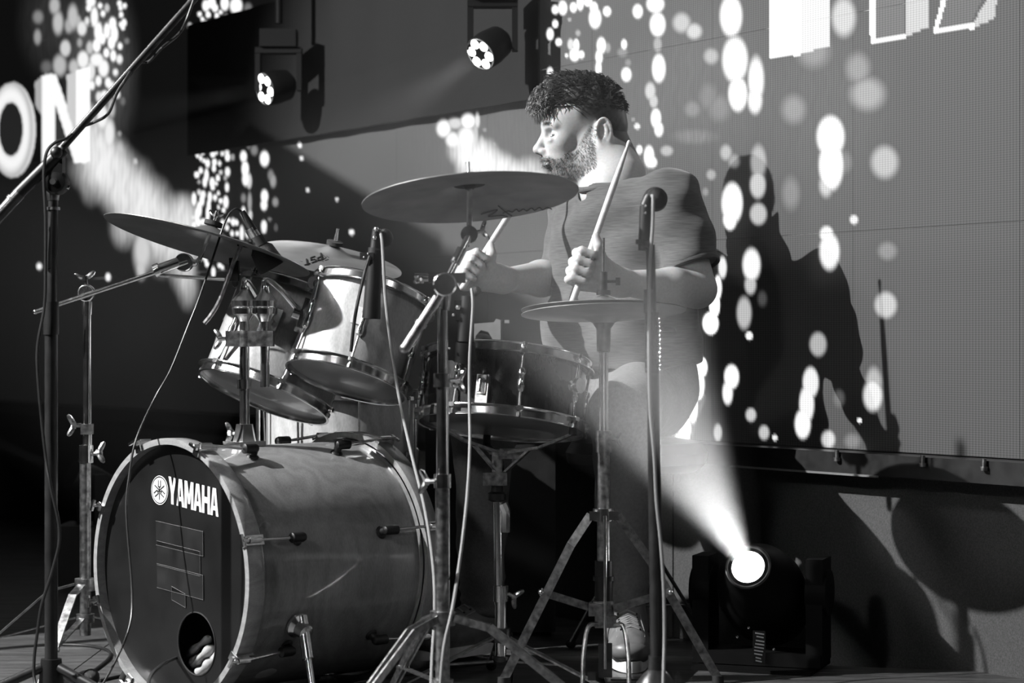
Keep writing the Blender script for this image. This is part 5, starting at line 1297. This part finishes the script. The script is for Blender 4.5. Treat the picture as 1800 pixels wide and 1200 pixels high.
# ---- body skin: neck root, torso core, arms, hands, legs core
def hand(Fd, wrist, grip, A, K, size=1.0, flip=1):
    """fist closed round a stick: A stick direction (to the tip), K from stick toward the palm heel"""
    A = Vector(A).normalized(); K = Vector(K); K = (K-A*K.dot(A)).normalized(); N = A.cross(K).normalized()*flip
    g = Vector(grip)
    pal = g+K*.022*size
    w_ = Vector(wrist)
    # palm: a flat slab of four metacarpals running from the wrist to the knuckles
    for i, (oa, ln_) in enumerate(((.030, 1.0), (.010, 1.04), (-.010, 1.0), (-.029, .90))):
        kn = g+A*(oa*size)+K*.021*size+N*(.026*size*ln_)
        Fd.cone(w_.lerp(kn, .12)+A*(oa*.35), kn, .015*size, .0112*size, .012)
        r0 = .0098*size*(1.0 if i < 3 else .88)
        R_ = .0235*size
        def at(deg, rr): t = math.radians(deg); return g+A*(oa*size)+K*(math.cos(t)*rr)+N*(math.sin(t)*rr)
        p1 = at(112, R_*1.30*ln_); p2 = at(190, R_*1.02); p3 = at(262, R_*.80)
        Fd.chain([kn, p1, p2, p3], [r0*1.12, r0, r0*.92, r0*.82], .0035)
    # thenar and thumb lying along the stick
    th0 = w_.lerp(g, .35)+A*.014*size-N*.004*size
    th1 = g+A*.030*size+K*.024*size-N*.012*size; th2 = g+A*.052*size+K*.004*size-N*.016*size; th3 = g+A*.068*size-K*.006*size-N*.010*size
    Fd.cone(th0, th1, .0175*size, .0135*size, .012)
    Fd.chain([th1, th2, th3], [.0125*size, .0108*size, .0088*size], .004)
    Fd.cone(w_, pal, .024*size, .020*size, .02)
Bd = Field()
tipL = P(1107, 246, 4.66); tipR = P(962, 280, 5.02)
Adir_L = (tipL-gripL).normalized(); 
buttR_dir = (P(930, 318, 4.98)-gripR-Vector((0, 0, .0))).normalized()
gripR2 = P(833, 474, 4.84); Adir_R = (P(928, 325, 4.98)-gripR2).normalized()
# arms
def arm(Fd, sh, el, wr, g):
    Fd.cone(sh, el, .052, .043, .03)
    m_ = sh.lerp(el, .45)+(Vector((0, -.01, 0)))
    Fd.ell(m_, [.046, .046, .070], .02)
    Fd.cone(el, el.lerp(wr, .35), .043, .042, .008)
    Fd.cone(el.lerp(wr, .35), wr, .042, .0265, .015)
    Fd.cone(wr, wr.lerp(g, .3), .0265, .026, .015)
arm(Bd, shL, elL, wrL, gripL); arm(Bd, shR, elR, wrR, gripR2)
hand(Bd, wrL, gripL, Adir_L, (wrL-gripL), 1.06, flip=1)
hand(Bd, wrR, gripR2, Adir_R, (wrR-gripR2), 1.06, flip=1)
# torso core inside the shirt
Bd.cone(chest-Ssh*.07, chest+Ssh*.07, .070, .070, .05); Bd.cone(chest, pel, .08, .08, .05)
Bd.cone(nb-UP*.02-Bf*.01, chest-Bf*.02, .050, .060, .02)
Bd.cone(shL, nb-UP*.08, .042, .045, .02); Bd.cone(shR, nb-UP*.08, .042, .045, .02)
lo = np.array([min(v.x for v in (gripR2, elR))-.09, 4.50, pel.z-.08]); hi = np.array([elL.x+.09, 5.30, nb.z+.02])
BV, BFc = nets(Bd, lo, hi, .0042)
hn = len(HV)
AV = np.vstack([HV, BV]); AF = np.vstack([HF, BFc+hn])
# forearm hair tone: faint
bt_ = np.full(len(BV), .48)
body = sdf_obj('body', AV, AF, 'skin', dr, np.concatenate([tone, bt_]))
# eyes line / lashes
for q in (1,):
    part('eyelashes', MB().path(smooth_pts([hpnt(.1135, .018*q, -.0045), hpnt(.1142, .026*q, -.0058), hpnt(.1118, .036*q, -.0058), hpnt(.1085, .044*q, -.0035)], 4), .0008, n=5), 'hair', dr)
# ---- hair: cap plus many tapered locks
Hr = Field()
Hr.ell(hpnt(.026, 0, .066), (.0945*HS, .0770*HS, .077*HS), .02, 'u', HR)
Hr.ell(hpnt(.050, 0, .102), (.082*HS, .062*HS, .038*HS), .03, 'u', HR)
Hr.ell(hpnt(.118, .005, .076), (.030*HS, .052*HS, .024*HS), .03, 'u', HR)
Hr.ell(hpnt(-.030, 0, .018), (.046*HS, .062*HS, .045*HS), .03, 'u', HR)
def cutf(p):
    q = (p-A_(HO))/HS; f = q@A_(f_); u = q[:, 2]; s = np.abs(q@A_(s_))
    # keep where value < 0 : region above a stepped hairline
    line = np.where(f > .055, .052-.10*np.clip((.10-f), 0, .05)+.10*np.clip(f-.10, 0, .1)*-1, .052)
    line = .046+.010*sm(f, .105, .125)-sm(.072-f, 0, .030)*.020 - sm(-.002-f, 0, .03)*.050
    return (line-u)*HS
def hnoise(p):
    q = (p-A_(HO)); f = q@A_(f_); u = q[:, 2]; s = q@A_(s_)
    top = sm(u, .05, .09)
    return top*(.0020*np.sin(f*150+np.sin(s*90)*2.2+u*90)+.0016*np.sin(s*230+f*90+1.3*np.sin(f*70)))
Hr.fn(HO, 99, cutf, .004, 'i'); Hr.fn(HO, 99, hnoise, .001, 'd')
hV, hF = nets(Hr, c0-np.array([.20, .12, .09]), c0+np.array([.12, .13, .18]), .0028)
hair = sdf_obj('hair', hV, hF, 'hair', dr)
# locks
rs_ = random.Random(11)
mbh = MB(); lf2, ls2, lu2 = loc(hV)
nrmc = A_(hpnt(.03, 0, .05))
cand = np.where((lu2 > .060))[0]
for i in range(2600):
    j = int(rng.choice(cand)); p = Vector(hV[j]); f0, s0, u0 = lf2[j], ls2[j], lu2[j]
    out = Vector(hV[j]-nrmc).normalized()
    comb = (f_*.9+s_*(.25*rs_.uniform(-1, 1)+ s0*2.0)+UP*rs_.uniform(-.2, .35)).normalized()
    L = rs_.uniform(.010, .024)*(1.15 if f0 > .07 else .7)
    if f0 > .105: comb = (f_*.55-UP*.75+s_*rs_.uniform(-.4, .4)).normalized()
    if f0 < -.02: comb = (-f_*.3-UP*.5+out*.6+s_*rs_.uniform(-.3, .3)).normalized(); L *= .6
    a0 = p-out*.003; a1 = p+out*(L*.34)+comb*(L*.4); a2 = p+out*(L*.12)+comb*L+Vector((rs_.uniform(-1, 1), rs_.uniform(-1, 1), rs_.uniform(-1, 1)))*.004
    mbh.path([a0, a1, a2], [.0013, .0011, .0003], n=3, cap=False)
o = part('hair_locks', mbh, 'hair', dr, sharp=None); o['kind'] = 'stuff'
# fringe hanging over the forehead
mbf = MB()
for i in range(560):
    s0 = rs_.uniform(-.045, .055); f0 = rs_.uniform(.062, .135); p = hpnt(f0, s0, .066-.2*(f0-.11))
    dn = rs_.uniform(.012, .034)
    a1 = p+f_*.010*rs_.random()+s_*rs_.uniform(-.006, .006)-UP*dn*.5+f_*.004; a2 = a1-UP*dn*.6+s_*rs_.uniform(-.008, .008)-f_*.006+f_*.004*rs_.random()
    mbf.path([p, a1, a2], [.0014, .0012, .0003], n=3, cap=False)
o = part('fringe', mbf, 'hair', dr, sharp=None); o['kind'] = 'stuff'
# beard hairs
mbb2 = MB(); cand = np.where((bw[:hn] > .25) & (lsd > -.06))[0]
for i in range(2600):
    j = int(rng.choice(cand)); p = Vector(HV[j]); out = Vector(HV[j]-A_(hpnt(.05, 0, -.04))).normalized()
    L = rs_.uniform(.003, .0085); dd = (out*.75-UP*.5+f_*rs_.uniform(-.1, .4)+s_*rs_.uniform(-.3, .3)).normalized()
    mbb2.path([p-out*.001, p+dd*L], [.00048, .00013], n=3, cap=False)
o = part('beard', mbb2, 'beard', dr, sharp=None); o['kind'] = 'stuff'
for q in (-1, 1):
    mbe = MB()
    for i in range(90):
        s0 = rs_.uniform(.014, .046); p = hpnt(.1265-.32*max(0, s0-.018), s0*q, .0235+rs_.uniform(-.0035, .0035)-.12*max(0, s0-.03))
        mbe.path([p-f_*.003, p+f_*.0015+s_*(.006*q)-UP*.001], [.0007, .0002], n=3, cap=False)
    o = part('eyebrow', mbe, 'hair', dr, sharp=None); o['kind'] = 'stuff'

# ---- t-shirt
def folds(scale, amp, dirs, seed):
    r_ = np.random.RandomState(seed)
    ks = [(np.array(d)/np.linalg.norm(d)*s_f, r_.rand()*6.28, a) for d, s_f, a in dirs]
    def f(p):
        v = np.zeros(len(p))
        w_ = .5*np.sin(p[:, 0]*17+p[:, 2]*9)+.5*np.sin(p[:, 2]*14-p[:, 1]*11)
        for kv, ph, a in ks: v += a*np.sin(p@kv+ph+1.6*w_)
        return v*amp
    return f
Sh = Field()
Sh.cone(chest-Ssh*.085-UP*.02, chest+Ssh*.085-UP*.02, .112, .112, .05)
Sh.cone(chest-UP*.17-Ssh*.07, chest-UP*.17+Ssh*.07, .118, .120, .08)
wst = P(1082, 590, 5.0)
Sh.cone(wst-Ssh*.075, wst+Ssh*.075, .122, .125, .08)
Sh.cone(pel-Ssh*.07+UP*.03, pel+Ssh*.09+UP*.03, .125, .128, .06)
Sh.cone(nb-UP*.075, chest, .080, .12, .05)
Sh.cone(shL, nb-UP*.06+Ssh*.02, .062, .058, .05); Sh.cone(shR, nb-UP*.06-Ssh*.02, .060, .058, .05)
slL = shL.lerp(elL, .70); slR = shR.lerp(elR, .80)
Sh.cone(shL-UP*.0, slL, .068, .067, .035); Sh.cone(shR, slR, .060, .054, .03)
def cutplane(pt, n, dl=0.0):
    pt = A_(pt); n = A_(Vector(n).normalized())
    return lambda p: (p-pt)@n
# hem below and neck opening
Sh.fn(pel, 99, cutplane(P(1098, 652, 5.0), -UP+X_*.07), .010, 'i')
Sh.cone(nb+UP*.07+Bf*.02, nb-UP*.016+Bf*.004, .078, .062, .010, 's')
Sh.fn(slL, .12, lambda p, c=cutplane(slL+(elL-shL).normalized()*.012, (elL-shL)): np.maximum(-c(p), np.linalg.norm(p-A_(slL+(elL-shL).normalized()*.07), axis=1)-.125), .008, 's')
Sh.fn(slR, .12, lambda p, c=cutplane(slR+(elR-shR).normalized()*.012, (elR-shR)): np.maximum(-c(p), np.linalg.norm(p-A_(slR+(elR-shR).normalized()*.07), axis=1)-.11), .008, 's')
Sh.fn(chest, 99, folds(1, 1.45, [((.6, .2, .9), 42, .0026), ((-.7, .1, .8), 58, .0020), ((.1, .5, 1), 88, .0012), ((1, -.4, .3), 34, .0022)], 4), .001, 'd')
lo = np.array([shR.x-.12, 4.66, pel.z-.13]); hi = np.array([elL.x+.10, 5.32, nb.z+.06])
TV, TF = nets(Sh, lo, hi, .0048)
tshirt = sdf_obj('t_shirt', TV, TF, 'shirt', dr)
# ribbed collar ring
col_pts = []
for t in np.linspace(0, 2*math.pi, 33): col_pts.append(nb-UP*.006+Bf*(math.cos(t)*.069+.006)+Ssh*(math.sin(t)*.068)-UP*(.017*math.cos(t)))
part('collar', MB().path(col_pts, .0058, n=8, cap=False), 'shirt', dr)
# sleeve hems
for sl, el_, sh_, rr in ((slL, elL, shL, .0665), (slR, elR, shR, .0545)):
    ax_ = (el_-sh_).normalized()
    part('sleeve_hem', MB().torus(sl+ax_*.010, ax_, rr, .0028, n=40, m=6, sz=2.2), 'shirt', dr)
# ---- trousers
hipL = pel+Ssh*.085-UP*.01; hipR = pel-Ssh*.085-UP*.01
knL = P(1095, 728, 4.66); anL = P(1098, 1062, 4.74); knR = P(848, 740, 4.86); anR = P(846, 1085, 4.98)
Tr = Field()
Tr.cone(pel-Ssh*.07, pel+Ssh*.07, .120, .120, .06)
Tr.cone(hipL, knL, .098, .074, .05); Tr.cone(hipR, knR, .098, .072, .05)
Tr.cone(knL, anL+UP*.02, .072, .050, .03); Tr.cone(knR, anR+UP*.02, .070, .048, .03)
for an, kn in ((anL, knL), (anR, knR)):
    for i in range(4): Tr.ell(an+UP*(.018+.026*i), [.055, .055, .012], .012)
Tr.fn(pel, 99, folds(1, 1.0, [((.9, .1, .5), 46, .0024), ((-.4, .3, .9), 70, .0018), ((.2, .9, .4), 60, .0016)], 9), .001, 'd')
lo = np.array([anR.x-.10, 4.50, anL.z-.06]); hi = np.array([pel.x+.22, 5.30, pel.z+.10])
RV, RF = nets(Tr, lo, hi, .0058)
sdf_obj('trousers', RV, RF, 'trouser', dr)
# ---- shoes
def shoe(an, toe, name='shoe', side=1):
    an = Vector(an); toe = Vector(toe); d = (toe-an); d.z = 0; d.normalize(); sd_ = d.cross(UP)
    slope = (toe.z-an.z+.055)/max(.01, (toe-an).length)
    S = Field()
    heel = Vector((an.x, an.y, an.z-.058))-d*.035
    S.cone(an+UP*.035, an-UP*.025, .044, .043, .02)
    S.cone(an-UP*.030, toe-d*.05+UP*.020, .043, .036, .03)
    S.cone(heel+UP*.008, toe-d*.045+UP*.006, .036, .040, .02)
    S.ell(toe-d*.035+UP*.006, [.046, .046, .030], .02)
    S.fn(an, 99, cutplane(Vector((an.x, an.y, an.z-.082)), -UP), .004, 'i')
    lo_ = np.minimum(A_(an), A_(toe))-np.array([.08, .08, .06]); hi_ = np.maximum(A_(an), A_(toe))+np.array([.08, .08, .08])
    v_, f2 = nets(S, lo_, hi_, .004)
    sh = sdf_obj('shoe', v_, f2, 'shoe', dr)
    # rubber sole
    mb = MB(); zt_ = an.z-.081; pts = []
    for t in np.linspace(0, 2*math.pi, 40, endpoint=False):
        cx_ = math.cos(t); L_ = (toe-heel).dot(d); mid_ = heel+d*(L_/2-.012)
        pts.append(Vector((mid_.x, mid_.y, zt_-.018))+d*(cx_*(L_/2+.022))+sd_*(math.sin(t)*(.043 if cx_ > 0 else .038)*(1 if abs(cx_) < .98 else .9)))
    mb.poly(pts, UP, .024)
    part('sole', mb, 'sole', sh)
    # eyelet strip, laces
    def top(p0):     # drop onto the upper of the shoe
        zs = np.arange(p0.z+.07, p0.z-.10, -.002); q_ = np.stack([np.full(len(zs), p0.x), np.full(len(zs), p0.y), zs], 1)
        e_ = np.where(S.ev(q_) < 0)[0]; return Vector((p0.x, p0.y, float(zs[e_[0]]) if len(e_) else p0.z-.05))
    for i in range(7):
        c_ = an.lerp(toe, .16+.10*i)+d*.022
        l_, m_, r_ = top(c_-sd_*.020), top(c_), top(c_+sd_*.020)
        part('lace', MB().path([l_+UP*.001, m_+UP*.004, r_+UP*.001], .0023, n=6), 'lace', sh)
        for e_ in (l_, r_): part('eyelet', MB().ball(e_+UP*.001, .0032, n=6), 'black_print', sh)
    for q in (-1, 1):
        part('seam_strip', MB().path([top(an.lerp(toe, t)+d*.022+sd_*(q*.029))+UP*.0012 for t in (.12, .3, .5, .7, .82)], .0014, n=5), 'lace', sh)
    part('toe_cap', MB().ball(toe-d*.030+UP*.004, .047, (1, 1, .60), 20), 'shoe_leather', sh)
    return sh
shoe(P(1100, 1078, 4.74), P(1110, 1148, 4.53), side=1)
shoe(anR+UP*.02, anR-UP*.040+BU*-.20, side=-1)
# ---- drumsticks
def stick(label, g, d, back, fwd):
    d = Vector(d).normalized(); a = g-d*back; b = g+d*fwd; L = back+fwd
    mb = MB().lathe(a, d, [(0, 0), (.0055, .001), (.0072, .005), (.0074, L*.70), (.0062, L*.82), (.0040, L*.935), (.0030, L*.955), (.0038, L*.965), (.0046, L*.98), (.0036, L*.995), (0, L)], 16, cap=False)
    return single('drumstick', mb, 'wood_stick', label, 'drumstick', group=None, sharp=60)
stick('drumstick raised almost upright in front of the drummer\'s chest', gripL, Adir_L, .085, (tipL-gripL).length)
stick('drumstick in the far hand pointing up right behind the big crash cymbal', gripR2, Adir_R, .06, .30)
# ---- throne
tp = Vector((pel.x+.03, pel.y+.02, 0)); sz = pel.z-.118
tr = thing('drum_throne', 'round black drum throne under the drummer', 'stool', (tp.x, tp.y, 0))
part('cushion', MB().lathe((tp.x, tp.y, sz-.085), UP, [(0, 0), (.14, 0), (.165, .02), (.17, .045), (.155, .07), (.08, .082), (0, .084)], 48), 'plastic', tr)
part('post', MB().tube((tp.x, tp.y, .10), (tp.x, tp.y, sz-.08), .014), 'dark_steel', tr)
tripod(tr, tp.x, tp.y, .24, .12, .20, (20, 140, 260), mat='dark_steel')
